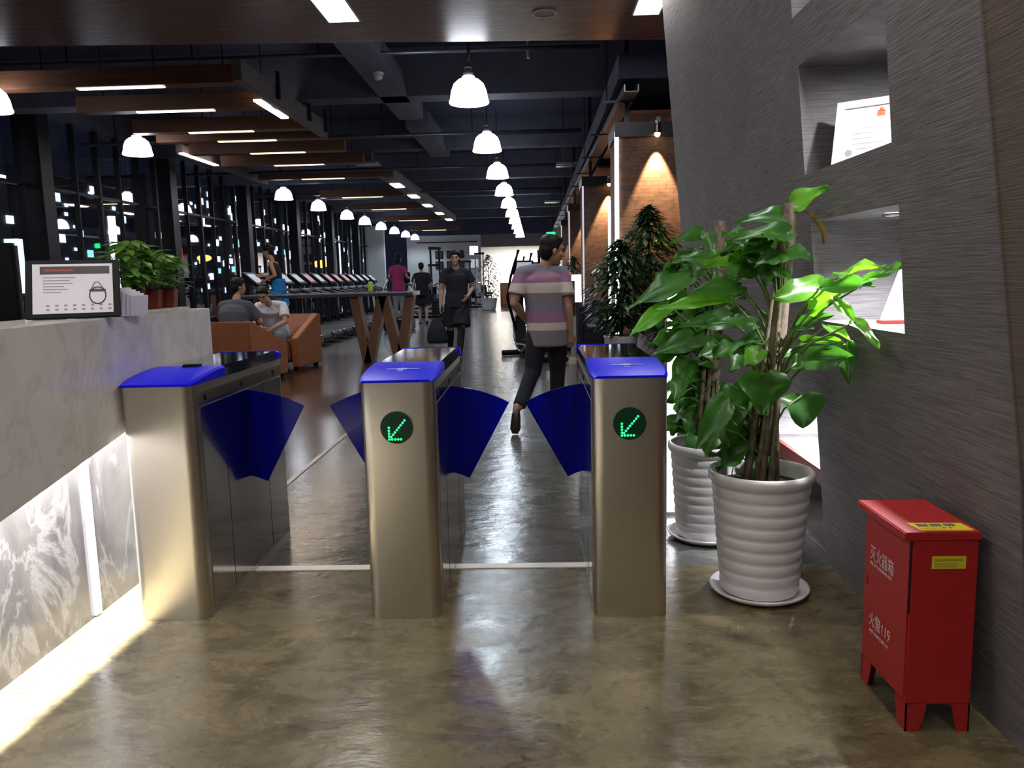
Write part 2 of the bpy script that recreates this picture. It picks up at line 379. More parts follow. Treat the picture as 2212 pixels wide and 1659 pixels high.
for yy, nm in ((1.3, 'nearer one'), (-2.2, 'farther one')):                                    # the same lights further back over the lobby, behind the camera
    ceiling_panel(-1.755, -1.49, yy, yy+1.79, 'recessed ceiling light over the lobby behind the viewer on the left, %s' % nm, 24)
    ceiling_panel(0.75, 0.98, yy, yy+1.79, 'recessed ceiling light over the lobby behind the viewer on the right, %s' % nm, 24)

# ================================================================== SETTING
struct('floor', box(B(), -8.2, 1.9, -4, 3.53, -0.1, 0.0), M['floor_lobby'])
bm = box(B(), -1.7, 8.0, 3.53, 42.2, -0.1, 0.0); box(bm, -8.2, -1.7, 14.6, 42.2, -0.1, 0.0); box(bm, -8.2, -1.7, 3.53, 4.3, -0.1, 0.0)
struct('floor', bm, M['floor_hall'])
struct('floor', box(B(), -8.2, -1.7, 4.3, 14.6, -0.1, 0.0), M['wood_floor'])
struct('trim_1', box(B(), -1.72, -1.685, 4.3, 14.6, 0, 0.006), M['rail_white'])
struct('trim_2', box(B(), -1.4, 0.25, 3.53, 3.588, 0.0, 0.004), M['white_strip'])
struct('ceiling', box(B(), -8.4, 8.0, 5.2, 42.4, 4.55, 4.7), M['dark_ceiling'])
# lobby soffit of brown laminate, its hall edge slightly skewed
bm = B(); prism(bm, [(-8.2, 7.33), (2.0, 8.12), (2.0, -4), (-8.2, -4)], lambda a, b, d: (a, b, d), 3.6, 3.78)
struct('ceiling', bm, M['soffit'])
bm = B(); prism(bm, [(-8.2, 7.35), (2.0, 8.14), (2.0, 8.06), (-8.2, 7.27)], lambda a, b, d: (a, b, d), 3.78, 4.6)
struct('trim_3', bm, M['dark_ceiling'])
# cross beams, duct and girders under the dark ceiling
n = 4
for y, z0, dep in ((11.45, 3.9, .4), (16.3, 3.95, .3), (20.8, 3.9, .35), (25.5, 3.95, .35), (30.2, 3.95, .35), (35, 3.95, .35)):
    struct('trim_%d' % n, box(B(), -8, 2.6, y, y+dep, z0, 4.55), M['beam_paint']); n += 1
struct('trim_%d' % n, box(B(), -8.15, -7.75, 5, 42, 4.15, 4.6), M['beam_paint']); n += 1
bm = B(); box(bm, 0.9, 2.6, 8.5, 42, 3.35, 3.6)
struct('trim_%d' % n, bm, M['dark_ceiling']); n += 1
# walls
bm = box(B(), -8.4, -8.2, -4, 8.0, 0, 4.6); struct('wall_left', bm, M['dark_ceiling'])
struct('wall_back', box(B(), -8.4, 8.0, -4.2, -4, 0, 4.6), M['white_wall'])
bm = B(); box(bm, -6.75, -2.83, 42, 42.3, 0, 3.6); box(bm, -8.2, -7.2, 38, 38.3, 0, 3.9)
struct('wall_far', bm, M['white_wall'])
struct('wall_far', box(B(), -2.83, 2.6, 42.0, 42.3, 2.95, 3.6), M['tray'])
struct('wall_far', box(B(), -8.3, 2.6, 42.0, 42.3, 3.6, 4.6), M['dark_ceiling'])
# bright changing-room front beyond the opening
struct('wall_far', box(B(), -3.2, 3.0, 48.0, 48.2, 0, 3.4), M['white_wall'])
struct('floor', box(B(), -3.2, 3.0, 42.2, 48, -0.1, 0), M['floor_hall'])
struct('ceiling', box(B(), -3.2, 3.0, 42.3, 48.2, 3.3, 3.4), M['white_wall'])
struct('wall_right', box(B(), 2.6, 2.8, 6.4, 42.2, 0, 4.6), M['dark_ceiling'])
for k, xx in enumerate((-2.0, -0.4, 1.2)):
    t = thing('ceiling_light', 'bright square ceiling light in the far room beyond the hall, %s' % ('on its left', 'in its middle', 'on its right')[k], 'ceiling light', (xx, 45, 3.3), 0, 'far room ceiling lights')
    part('diffuser', box(B(), xx-.5, xx+.5, 43.6, 46.6, 3.26, 3.295), emit('far_room_light', (1, .93, .85), 7), t)
    area('panel_lamp', (0, 0, -0.08), (0, 0, 0), 1, 3, 260, (1, .9, .78), t)

# ---- slanted grey feature wall with niches on the right: plane x = 1.33 - 0.09 z
def wx(z): return 1.33-0.09*z
ys = [2.05, 2.66, 2.70, 3.48, 3.52, 3.56, 4.45, 6.46]
NICH = [(2.72, 3.56, 2.41, 2.84, .45), (2.69, 3.525, 1.757, 2.207, .46), (2.66, 3.485, 1.132, 1.556, .42), (3.565, 4.45, 0.05, 0.70, .42)]
Yb = sorted(set([2.05, 6.46]+[v for q in NICH for v in q[:2]])); Zb = sorted(set([0.0, 4.6]+[v for q in NICH for v in q[2:4]]))
bm = B()
def yfar(z): return 6.46
def ynear(z): return 2.03+0.0*z+max(0, (z-0.8))*0.09
for i in range(len(Yb)-1):
    for j in range(len(Zb)-1):
        yc, zc = (Yb[i]+Yb[i+1])/2, (Zb[j]+Zb[j+1])/2
        if any(q[0] < yc < q[1] and q[2] < zc < q[3] for q in NICH): continue
        za, zb = Zb[j], Zb[j+1]
        ya0, ya1 = (ynear(za), ynear(zb)) if i == 0 else (Yb[i], Yb[i])
        quad(bm, (wx(za), ya0, za), (wx(za), Yb[i+1], za), (wx(zb), Yb[i+1], zb), (wx(zb), ya1, zb))
quad(bm, (wx(0), 6.46, 0), (wx(0)+.75, 6.46, 0), (wx(4.6)+.95, 6.46, 4.6), (wx(4.6), 6.46, 4.6))
for y0, y1, z0, z1, d in NICH:
    xb = 1.33+d
    c = lambda y, z: (wx(z), y, z)
    e = lambda y, z: (xb, y, z)
    for p, q in (((y0, z0), (y0, z1)), ((y0, z1), (y1, z1)), ((y1, z1), (y1, z0)), ((y1, z0), (y0, z0))):
        quad(bm, c(*p), c(*q), e(*q), e(*p), mi=1)
    quad(bm, e(y0, z0), e(y0, z1), e(y1, z1), e(y1, z0), mi=1)
struct('wall_right', bm, [M['wallcover'], M['niche']])
struct('wall_right', box(B(), 2.0, 2.1, 2.0, 6.5, 0, 4.6), M['dark_ceiling'])
# nearer, brownish bay of the same wall, its joint leaning back
bm = B()
for za, zb in ((0, .8), (.8, 4.6)):
    quad(bm, (wx(za)-.004, -4, za), (wx(za)-.004, ynear(za), za), (wx(zb)-.004, ynear(zb), zb), (wx(zb)-.004, -4, zb))
struct('wall_right', bm, M['wallcover_brown'])
bm = B()
for za, zb in ((0, .8), (.8, 3.0)):
    prism(bm, [(ynear(za)-.004, za), (ynear(za)+.004, za), (ynear(zb)+.004, zb), (ynear(zb)-.004, zb)], lambda a, b, d: (wx(b)+d, a, b), -.008, 0)
struct('trim_20', bm, M['wallcover_brown'])
# niche lamps
def niche_lamp(x, y, z, label, power, tgt, ang=110):
    t = thing('downlight', label, 'downlight', (x, y, z), 0, 'small round lights in the wall niches')
    obj('trim_ring', lathe(B(), [(.026, -.002), (.034, -.002), (.034, -.012), (.026, -.012), (.026, -.002)], 20), M['chrome'], t, True)
    obj('lens', lathe(B(), [(0, -.004), (.026, -.004), (.026, -.008), (0, -.008)], 20), emit('niche_lens', (.95, .97, 1), 14), t)
    spot('downlight_lamp', (0, 0, -.02), tuple(Vector(tgt)-Vector((x, y, z))), power, (.95, .96, 1), ang, .6, .02, t)
niche_lamp(1.36, 2.95, 2.207, 'small round light in the ceiling of the niche with the framed certificate', 26, (1.42, 3.1, 1.7), 150)
niche_lamp(1.35, 3.07, 1.556, 'small round light glowing in the ceiling of the niche with the white and red cone', 75, (1.42, 3.0, 1.1), 155)
niche_lamp(1.45, 3.1, 2.84, 'round light in the ceiling of the topmost niche', 9, (1.42, 3.2, 2.4), 150)
niche_lamp(1.5, 3.95, 0.70, 'round light in the low niche behind the potted plant', 130, (1.6, 4.0, 0.1), 165)
t = thing('shelf', 'grey brown board lying in the low lit niche behind the large white pot', 'shelf', (1.55, 4.0, .3))
part('board', box(B(), 1.33, 1.74, 3.58, 4.43, .40, .43), M['wallcover'], t); part('front_edge', box(B(), 1.305, 1.33, 3.58, 4.43, .36, .432), pbr('dark_red_edge', (.12, .02, .015), .5), t)

# ---- windows along the left, night outside
WX = -8.0
wn = 1
y = 8.0
while y < 41:
    y1 = y+2.2
    p = struct('window_%d' % wn, box(B(), WX-.006, WX+.006, y, y1, 0.1, 4.15), M['window'])
    bm = B()
    for yy, t_ in ((y, .07), (y+.73, .03), (y+1.46, .03)): box(bm, WX-.06, WX+.05, yy-t_/2, yy+t_/2, 0, 4.15)
    box(bm, WX-.05, WX+.04, y, y1, 0, .1); box(bm, WX-.05, WX+.04, y, y1, 2.95, 3.0)
    obj('window_frame', bm, M['black_metal'], p)
    wn += 1; y = y1
for k, yy in enumerate((12.4, 16.8, 21.2, 25.6, 30, 34.4)):
    t = thing('window_column', 'dark square column standing at the window wall, %s along the row' % ('nearest', 'second', 'third', 'fourth', 'fifth', 'sixth')[k], 'column', (-7.72, yy, 0), 0, 'dark columns at the windows')
    obj('shaft', box(B(), -.14, .14, -.16, .16, 0, 4.15), M['black_metal'], t, bevel=.01)
# outside: ground, dark blocks with lit windows, street lamps, a lit sign
struct('ground', box(B(), -80, -8.3, -5, 150, -3.2, -3.0), M['building'])
def building(x, y, wdt, dep, h, label, lit, mat):
    t = thing('building', label, 'building', (x, y, -3))
    obj('block', box(B(), -dep, 0, -wdt/2, wdt/2, 0, h), M['building'], t)
    for k in range(lit):
        a, c = random.uniform(-wdt/2+.6, wdt/2-.6), random.uniform(.35, .97)*h
        s = random.uniform(.06, .2)*(1+abs(y)/120)
        obj('lit_window', box(B(), 0, .05, a-s, a+s, c-s*.9, c+s*.6), mat if random.random() < .9 else M['city_teal'], t)
building(-22, 38, 12, 6, 9.5, 'dark block with white lit windows across the street, nearest', 40, M['city_white'])
building(-21, 58, 20, 6, 11, 'long dark block with many white lit windows across the street, middle one', 70, M['city_white'])
building(-20, 88, 30, 8, 12.5, 'distant dark block with scattered lit windows beyond the far end of the window wall', 80, M['city_white'])
def street_lamp(x, y, z, label, r=.22):
    t = thing('street_lamp', label, 'street lamp', (x, y, -3), 0, 'orange street lamps outside the windows')
    obj('post', tube(B(), [(0, 0, 0), (0, 0, z+2.9), (.3, 0, z+3.1)], .05, 8), M['black_metal'], t)
    obj('lamp_head', ball(B(), (.3, 0, z+3), (r*1.5, r, r*.7)), M['city_orange'], t)
street_lamp(-15.6, 36.5, 2.55, 'orange street lamp glowing outside the windows just right of the counter plants')
street_lamp(-13.3, 48, 2.4, 'orange street lamp glowing outside, right of the runner in blue', .33)
street_lamp(-12.2, 60, 2.2, 'small orange street lamp far outside behind the treadmill row', .2)
t = thing('shop_sign', 'small red glowing sign outside the window beside the counter plants', 'sign', (-14.9, 33, -3)); obj('sign_face', box(B(), -.1, .1, -.12, .12, 5.2, 5.9), M['city_red'], t); obj('post', box(B(), -.04, .04, -.04, .04, 0, 5.2), M['black_metal'], t)
t = thing('street_sign', 'tall white glowing sign box outside behind the reception monitor', 'sign', (-16.4, 25, -3)); obj('post', box(B(), -.05, .05, -.05, .05, 0, 5.0), M['black_metal'], t); obj('sign_face', box(B(), -.2, .2, -.45, .45, 4.2, 5.9), M['city_white'], t)
t = thing('glow_pole', 'slim tall white glowing pole added outside as an LED strip reflection, left of the counter plants', 'light', (-15.5, 29.0, -3)); obj('tube', tube(B(), [(0, 0, 0), (0, 0, 6.9)], .13, 10), M['led_white'], t)  # added pole, stands in for an LED strip reflected in the window
t = thing('glow_pole', 'slim white glowing pole outside far down the window wall', 'light', (-11.3, 46.0, -3)); obj('tube', tube(B(), [(0, 0, 0), (0, 0, 6.5)], .13, 10), M['led_white'], t)

# ---- brick columns on the right with up-lit heads and LED corners on the nearer ones
def column(x, y, wd, label, k):
    t = thing('brick_column', label, 'column', (x, y, 0), 0, 'brick columns along the right side of the hall')
    obj('shaft', box(B(), 0, wd, 0, .7, 0, 2.78), M['brick'], t)
    obj('capital', box(B(), -.02, wd+.02, -.03, .73, 2.78, 2.93), M['black_metal'], t)
    e_ = .02 if k == 0 else .013; c_ = obj('corner_strip', box(B(), -e_, e_, -e_, e_, .3, 2.84), M['led_white'] if k == 0 else M['strip_dim'], t)  # dim glow on the third and fourth columns stands in for grey reflections
    if k == 0: obj('corner_strip', box(B(), -.025, .01, .7, .74, .8, 2.2), M['led_white'], t)
    obj('hanger', box(B(), .12, .17, .3, .35, 2.93, 4.5), M['black_metal'], t)
    for s in (.3*wd+.2,):
        f = obj('spotlight', tube(B(), [(s, -.085, 2.93), (s, -.085, 2.80)], [.03, .045], 12), M['chrome'], t)
        obj('bracket', box(B(), s-.02, s+.02, -.16, 0, 2.90, 2.95), M['chrome'], f)
        obj('bulb', ball(B(), (s, -.085, 2.79), .03), M['bulb_warm'], f)
        spot('spot_lamp', (s, -.085, 2.755), (s, -.05, 1.7), 480, (1, .66, .36), 52, .3, .02, t)
    return t
cl = ['nearest brick column, with a glowing white edge and a warm spotlight', 'second brick column from the viewer with a warm spotlit top', 'third brick column from the viewer down the right side', 'fourth brick column from the viewer, near the green exit light']
for k, (x, y, wd) in enumerate(((.885, 8.6, .72), (.80, 13.1, .72), (.785, 18.0, .72), (.78, 23.0, .72))): column(x, y, wd, cl[k], k)
for k, yy in enumerate((9.4, 13.9)):
    t = thing('ceiling_board', ('warm lit orange wood board above the gap behind the nearest brick column', 'orange wood board above the gap behind the second brick column')[k], 'panel', (1.7, yy+1.4, 3.15))
    obj('board', box(B(), -.6, .8, -1.5, 1.9, 0, .04), M['leather'], t)
    spot('board_lamp', (-.1, -1.6, -.3), (0, 1.5, .05), 14, (1, .6, .3), 120, .6, .05, t)
# cable tray hung along the hall on the right
t = thing('cable_tray', 'long hanging cable tray running down the right side of the dark ceiling', 'cable tray', (.93, 6, 3.2))
bm = B(); obox(bm, (0, 13.7, 0), (.13, 22.6, .012), Matrix.Rotation(.008, 3, 'Z')); part_o = obj('tray_bed', bm, M['tray'], t)
bm = B()
for s in (-.07, .07): obox(bm, (s, 13.7, .035), (.012, 22.6, .07), Matrix.Rotation(.008, 3, 'Z'))
obj('side_rail', bm, M['pipe'], t)
for k in range(11): obj('cross_bar', box(B(), -.16, .16, k*2.0+2.8, k*2.0+2.84, -.02, .0), M['black_metal'], t)
for k in range(5): obj('hanger_rod', tube(B(), [(-.09, 3.2+4*k, 0), (-.09, 3.2+4*k, 1.35)], .008, 6), M['black_metal'], t)
# duct and pipes
t = thing('air_duct', 'wide grey box duct under the dark ceiling, left of the nearest pendant lamps', 'duct', (-1.95, 11, 3.9))
obj('duct_body', box(B(), -.2, .2, -2.9, 2.1, 0, .28), M['beam_paint'], t, bevel=.01); obj('duct_body', box(B(), -.2, .2, 2.7, 6.1, 0, .28), M['beam_paint'], t, bevel=.01)
for k, (yy, zz, r) in enumerate(((9.6, 3.98, .025), (13.45, 3.72, .035), (17.4, 3.72, .03), (22, 3.72, .03))):
    t = thing('ceiling_pipe', 'grey pipe crossing under the dark ceiling, %s from the viewer' % ('nearest', 'second', 'third', 'fourth')[k], 'pipe', (0, yy, zz), 0, 'pipes crossing the ceiling')
    obj('pipe', tube(B(), [(-7.6, 0, 0), (.8, 0, 0)], r, 8), M['pipe'], t, True)
    for q in range(6): obj('pipe_hanger', box(B(), -7+q*1.5, -6.985+q*1.5, -.01, .01, 0, 4.55-zz), M['black_metal'], t)
t = thing('smoke_detector', 'small white domed detector under the duct', 'detector', (-1.9, 10.15, 3.9)); obj('dome', ball(B(), (0, 0, -.05), (.055, .055, .04)), M['white_wall'], t, True); obj('base', lathe(B(), [(0, 0), (.07, 0), (.07, -.025), (0, -.025)], 20), M['white_wall'], t)
for k, (x, yy, zz) in enumerate(((.75, 17.5, 3.7), (-3.4, 16.5, 3.7), (.6, 26, 3.7))):
    t = thing('air_diffuser', 'pale ceiling air vent %s' % ('right of the pendant lamps', 'above the wooden canopy beams', 'far down the hall on the right')[k], 'vent', (x, yy, zz), 0, 'ceiling air vents')
    obj('grille', box(B(), -.25, .25, -.25, .25, 0, .05), M['rail_white'], t, bevel=.01); obj('neck', box(B(), -.12, .12, -.12, .12, .05, .85), M['beam_paint'], t)
# things in the soffit
t = thing('ceiling_speaker', 'round pale speaker grille in the brown soffit between the two ceiling lights', 'speaker', (.125, 7.16, 3.6))
obj('rim', lathe(B(), [(.09, 0), (.108, 0), (.108, -.01), (.09, -.01), (.09, 0)], 28), M['white_wall'], t, True); obj('grille', lathe(B(), [(0, -.001), (.09, -.001), (.09, -.007), (0, -.007)], 28), M['tray'], t)
t = thing('hanging_rod', 'short pale rod hanging just beyond the soffit edge', 'rod', (-.03, 9.63, 3.88)); obj('rod', tube(B(), [(0, 0, 0), (0, 0, .35)], .02, 8), M['rail_white'], t); obj('rod_hanger', tube(B(), [(0, 0, .35), (0, 0, .68)], .006, 6), M['black_metal'], t)
t = thing('wall_lamp', 'small white upright lamp in the gap between the nearest brick column and the slanted wall', 'lamp', (1.67, 9.0, 0))
obj('lamp_tube', tube(B(), [(0, 0, 2.4), (0, 0, 2.56)], .03, 10), M['led_white'], t, True); obj('lamp_pole', tube(B(), [(0, .02, 0), (0, .02, 2.4)], .02, 8), M['black_metal'], t)
# exit light
t = thing('exit_sign', 'small green glowing exit light at the end of the hall ceiling', 'exit sign', (.62, 30.0, 2.9)); obj('sign_face', box(B(), -.17, .17, 0, .05, -.09, .09), M['exit'], t, bevel=.02); obj('sign_hanger', box(B(), -.01, .01, .01, .03, .09, 1.65), M['black_metal'], t)

# ---- pendant lamps
def pendant(label, group, power):
    t = thing('pendant_lamp', label, 'pendant lamp', (0, 0, 0), 0, group)
    obj('shade', lathe(B(), [(.215, 0), (.222, .012), (.208, .05), (.195, .13), (.165, .205), (.115, .25), (.07, .265), (.07, .285), (.055, .285), (.055, .262), (.1, .24), (.15, .2), (.18, .13), (.193, .05), (.207, .004), (.215, 0)], 32), M['lamp_glass'], t, True)
    obj('socket', lathe(B(), [(0, .28), (.055, .28), (.06, .33), (.03, .37), (.045, .375), (.045, .39), (0, .39)], 20), M['pipe'], t, True)
    obj('cord', tube(B(), [(0, 0, .38), (0, 0, 1.295)], .007, 6), M['black'], t)
    l = bpy.data.lights.new('pendant_bulb', 'SPOT'); l.energy = power; l.color = (.74, .88, 1.0); l.spot_size = math.radians(165); l.spot_blend = .5; l.shadow_soft_size = .12
    o = bpy.data.objects.new('pendant_bulb', l); COL.objects.link(o); o.parent = t; o.location = (0, 0, .02)
    return t
ORD = ['nearest', 'second', 'third', 'fourth', 'fifth', 'sixth', 'seventh', 'eighth', 'ninth', 'tenth', 'eleventh', 'twelfth', 'thirteenth']
g1, g2 = 'pendant lamps in the middle row', 'pendant lamps in the window row'
a = pendant('large glowing bell pendant lamp, nearest of the middle row', g1, 95); a.location = (-.69, 9, 3.255)
obj('conduit', tube(B(), [(0, 0, .38), (.02, 0, .62), (.1, 0, .7), (.25, 0, .73)], .014, 8), M['pipe'], a, True)
src = None
ymid = [12.3, 15.6, 18.9, 22.2, 25.5, 28.8, 32.1, 35.4, 38.7]
for k, y in enumerate(ymid):
    lab = 'glowing white bell pendant lamp, %s of the middle row' % ORD[k+1]
    if src is None: src = pendant(lab, g1, 95); src.location = (-.69, y, 3.245)
    else: dup(src, (-.69+.0*k, y, 3.25), 0, lab)
yl = [9.0, 12.3, 19.4, 22.5, 25.9, 28.6, 31.6, 34.6, 37.6, 40.5]
src = None
for k, y in enumerate(yl):
    lab = 'glowing white bell pendant lamp, %s of the row beside the windows' % ORD[k]
    if src is None: src = pendant(lab, g2, 75); src.location = (-6.07, y, 3.33)
    else: dup(src, (-6.07, y, 3.34), 0, lab)

# ---- hanging wooden canopy: beams with LED slots
CZ = 3.6
canopy_ys = [9.25, 10.55, 12.05, 12.85, 14.1, 15.6, 17.75]
slots = [(-5.2, -4.2), (-5.17, -4.15), (-5.14, -4.17), (-5.02, -4.09), (-4.95, -3.99), (-5.02, -4.06), (-5.12, -4.18)]
for k, (y, (s0, s1)) in enumerate(zip(canopy_ys, slots)):
    t = thing('canopy_beam', 'hanging brown wooden beam with a glowing slot underneath, %s of the left canopy' % ORD[k], 'beam', (-4.6, y, CZ), 0, 'hanging wooden beams on the left')
    x0 = -7.6 if k == 0 else -5.9-.03*k
    part('beam', box(B(), x0, -3.35 if k < 3 else -3.28, y-.08, y+.12, CZ+.005, CZ+.205), M['canopy'], t, bevel=.004)
    part('light_slot', box(B(), s0, s1, y-.03, y+.045, CZ-.005, CZ+.008), M['led_pink'] if k < 2 else M['led_warm'], t)
    for q in (-5.6, -4.3, -3.5): part('suspension_rod', tube(B(), [(q, y, CZ+.2), (q, y, 4.55)], .007, 6), M['black_metal'], t)
    area('slot_lamp', ((s0+s1)/2+4.6, 0, -.02), (0, 0, 0), s1-s0, .06, 12, (1, .8, .6), t)
t = thing('canopy_beam', 'wooden side beam with a bright slot joining the nearest canopy beams', 'beam', (-3.35, 10.8, CZ))
part('beam', box(B(), -3.35, -3.24, 9.1, 12.75, CZ+.005, CZ+.24), M['tray'], t, bevel=.004)
part('light_slot', box(B(), -3.47, -3.37, 10.1, 11.2, CZ-.006, CZ+.02), M['led_pink'], t)
for q in (10.3, 11.7, 12.6): part('bracket', box(B(), -3.235, -3.2, q, q+.07, CZ+.06, CZ+.4), M['black_metal'], t)
t = thing('canopy_beam', 'outer wooden side beam with a bright slot over the window side of the canopy', 'beam', (-6.1, 15, CZ))
part('beam', box(B(), -6.28, -6.16, 14.1, 18.6, CZ+.02, CZ+.2), M['tray'], t, bevel=.004); part('light_slot', box(B(), -6.14, -6.04, 13.9, 15.4, CZ-.0, CZ+.02), M['led_pink'], t)
t = thing('canopy_beam', 'long wooden beam with five square lights far down the hall', 'beam', (-3.28, 24.8, CZ))
part('beam', box(B(), -3.45, -3.11, 17.9, 31.9, CZ+.01, CZ+.23), M['tray'], t, bevel=.004)
for y in (19.4, 22.0, 24.8, 27.9, 30.9): part('square_light', box(B(), -3.4, -3.17, y-.38, y+.38, CZ-.01, CZ+.012), M['led_pink'], t)
for k, y in enumerate((21.8, 25.7, 30.8, 37.2)):
    t = thing('canopy_beam', 'brown hanging wooden beam, %s of the far canopy before the white wall' % ORD[k], 'beam', (-4.6, y, CZ), 0, 'far hanging wooden beams')
    obj('beam', box(B(), -1.2, 1.1, -.1, .1, 0, .2), M['canopy'], t); obj('light_slot', box(B(), -.6, .5, -.04, .04, -.01, .002), M['led_warm'], t)
    obj('suspension_rod', tube(B(), [(0, 0, .2), (0, 0, .95)], .008, 6), M['black_metal'], t)

# ================================================================== RECEPTION DESK
def pz(y): return .640+(y-2.281)*(.769-.640)/(3.043-2.281)       # sloping lower edge of the pale slab
dk = thing('reception_desk', 'white marble reception counter with a glowing recess above the floor, at the left', 'reception desk', (-1.9, 2.0, 0))
bm = B(); prism(bm, [(-1.0, pz(-1.0)), (3.96, pz(3.96)), (3.96, 1.23), (-1.0, 1.23)], lambda a, b, d: (d, a, b), -1.69, -1.652)
part('front_slab', bm, M['marble'], dk, bevel=.003)
part('end_slab', box(B(), -2.35, -1.69, 3.92, 3.96, .0, 1.23), M['marble'], dk)
bm = box(B(), -2.0, -1.69, -1.0, 3.92, 1.2, 1.23); part('countertop', bm, M['marble'], dk, bevel=.003)
part('back_panel', box(B(), -2.02, -1.98, -1.0, 3.92, 0.0, 1.2), M['marble_dark'], dk)
part('recess_panel', box(B(), -1.98, -1.84, -1.0, 3.92, 0.0, 1.2), M['marble_dark'], dk)
part('vertical_light_strip', box(B(), -1.84, -1.828, 3.03, 3.07, 0.01, 0.9), M['led_white'], dk)
part('slab_light_strip', (lambda b: prism(b, [(-1, pz(-1)+.28), (3.7, pz(3.7)+.28), (3.7, pz(3.7)+.30), (-1, pz(-1)+.30)], lambda a, c, d: (d, a, c), -1.71, -1.695))(B()), M['led_white'], dk)
ang = math.atan2(pz(3)-pz(2), 1)
area('slab_strip_lamp', (-1.718+1.9, 1.3-2.0, pz(1.3)+.27), (ang, math.radians(-2), 0), .025, 4.6, 430, (.96, .98, 1), dk, math.radians(120))

# ---- things on the counter
t = thing('tablet_sign', 'black framed tablet sign with a white leaflet showing a ring bag on the counter', 'sign', (-1.80, 2.9, 1.234), math.radians(0))
# leaning screen: lower edge (-1.70,2.62)-( -1.68.. ) faces the viewer
bl, br_, tr_, tl_ = Vector((-1.888, 2.88, 1.236)), Vector((-1.605, 3.0, 1.236)), Vector((-1.66, 3.06, 1.436)), Vector((-1.945, 2.95, 1.446))
br_ = Vector((-1.606, 2.99, 1.236))
ex = (br_-bl).normalized(); W_ = (br_-bl).length; ez0 = (tl_-bl); ez = (ez0-ex*ez0.dot(ex)); Ht = ez.length; ez.normalize(); en = ex.cross(ez)
def sp(a, b, d): return bl+ex*a+ez*b+en*d
def srect(bm, a0, a1, b0, b1, d0, d1): return prism(bm, [(a0, b0), (a1, b0), (a1, b1), (a0, b1)], lambda a, b, d: sp(a, b, d), d0, d1)
part('tablet_frame', srect(B(), -.01, W_+.01, 0, Ht+.01, -.012, 0), M['black'], t, bevel=.003)
pp = part('leaflet', srect(B(), .015, W_-.015, .018, Ht-.008, .0, .002), M['paper'], t)
part('header_band', srect(B(), .04, W_-.025, Ht-.05, Ht-.018, .002, .0025), M['dark_print'], pp)
bm = B()
for q in range(11): srect(bm, .055+.009*q, .061+.009*q, Ht-.038, Ht-.03, .0025, .003)
part('title_print', bm, M['red_print'], pp)
bm = B()
for q, l_ in enumerate((.11, .09, .10, .07, .085, .06)): srect(bm, .05, .05+l_, Ht-.062-.012*q, Ht-.064-.012*q+.0025-.004, .002, .0025)
for q in range(8):
    for r_ in (0, 1): srect(bm, .06+.03*q, .071+.03*q, .03+.016*r_, .037+.016*r_, .002, .0025)
part('small_print', bm, M['grey_print'], pp)
bm = B(); cpt = [sp(.235+.028*math.cos(v*PI/12), .088+.034*math.sin(v*PI/12), .003) for v in range(25)]
tube(bm, cpt, .0022, 6); tube(bm, [sp(.21, .108, .003), sp(.226, .142, .003), sp(.24, .142, .003), sp(.26, .108, .003)], .0012, 5); srect(bm, .207, .263, .104, .112, .002, .004)
part('ring_picture', bm, M['dark_print'], pp)
part('stand_foot', tube(B(), [sp(W_/2, .12, -.01), (-1.84, 3.12, 1.238)], .006, 6), M['black'], t)
t = thing('monitor', 'black monitor standing behind the tablet sign at the left end of the counter', 'monitor', (-2.3, 3.05, .75))
obj('screen_housing', obox(B(), (0, 0, .62), (.5, .05, .32), Matrix.Rotation(.25, 3, 'Z')), M['black'], t, bevel=.01); obj('monitor_stand', box(B(), -.03, .03, -.02, .02, .02, .5), M['black'], t); obj('monitor_foot', box(B(), -.12, .12, -.08, .08, 0, .02), M['black'], t)
t = thing('desk', 'dark lower work desk behind the marble counter', 'desk', (-2.5, 2.0, 0)); obj('desktop', box(B(), -.6, .45, -2, 1.7, .71, .75), M['black'], t); obj('panel', box(B(), .35, .4, -2, 1.7, 0, .71), M['black'], t)
for k in range(5):
    t = thing('booklet', 'white booklet standing upright between the tablet sign and the plants, %s' % ('leftmost of the stack', 'second from the left', 'third from the left', 'fourth from the left', 'rightmost of the stack')[k], 'booklet', (-1.655-.0*k+.011*k, 3.12+.012*k, 1.234), 0, 'white booklets on the counter')
    obj('pages', obox(B(), (0, 0, .055-.004*k), (.006, .09, .11-.008*k), Matrix.Rotation(-.3, 3, 'Z') @ Matrix.Rotation(.12, 3, 'Y')), M['paper'], t)
t = thing('plant_tray', 'pale low tray under the terracotta plant pots on the counter', 'tray', (-1.76, 3.49, 1.23)); obj('tray', box(B(), -.07, .095, -.2, .27, 0, .016), M['marble'], t, bevel=.002)
def small_leaf(bm, base, d, L, W, n, mi=0, curl=.25):
    """heart-shaped leaf, 4 x 2 quads with a folded midrib"""
    d = d.normalized(); s = d.cross(n).normalized(); n = s.cross(d).normalized(); rows = []
    prof = ((0, .08), (.12, .62), (.32, 1.0), (.58, .82), (.82, .4), (1.0, .03)); NP = len(prof)
    for i, (t_, w_) in enumerate(prof):
        c_ = Vector(base)+d*(L*t_)-n*(L*curl*t_*t_)
        rows.append([bm.verts.new(c_+s*(W*.5*w_*q)+n*(W*(.14*abs(q)-(.12*q*q)))-d*(L*.10*abs(q) if i < 2 else 0)) for q in (-1, -.5, 0, .5, 1)])
    for a_, b_ in zip(rows, rows[1:]):
        for q in range(4):
            f = bm.faces.new((a_[q], a_[q+1], b_[q+1], b_[q])); f.material_index = mi
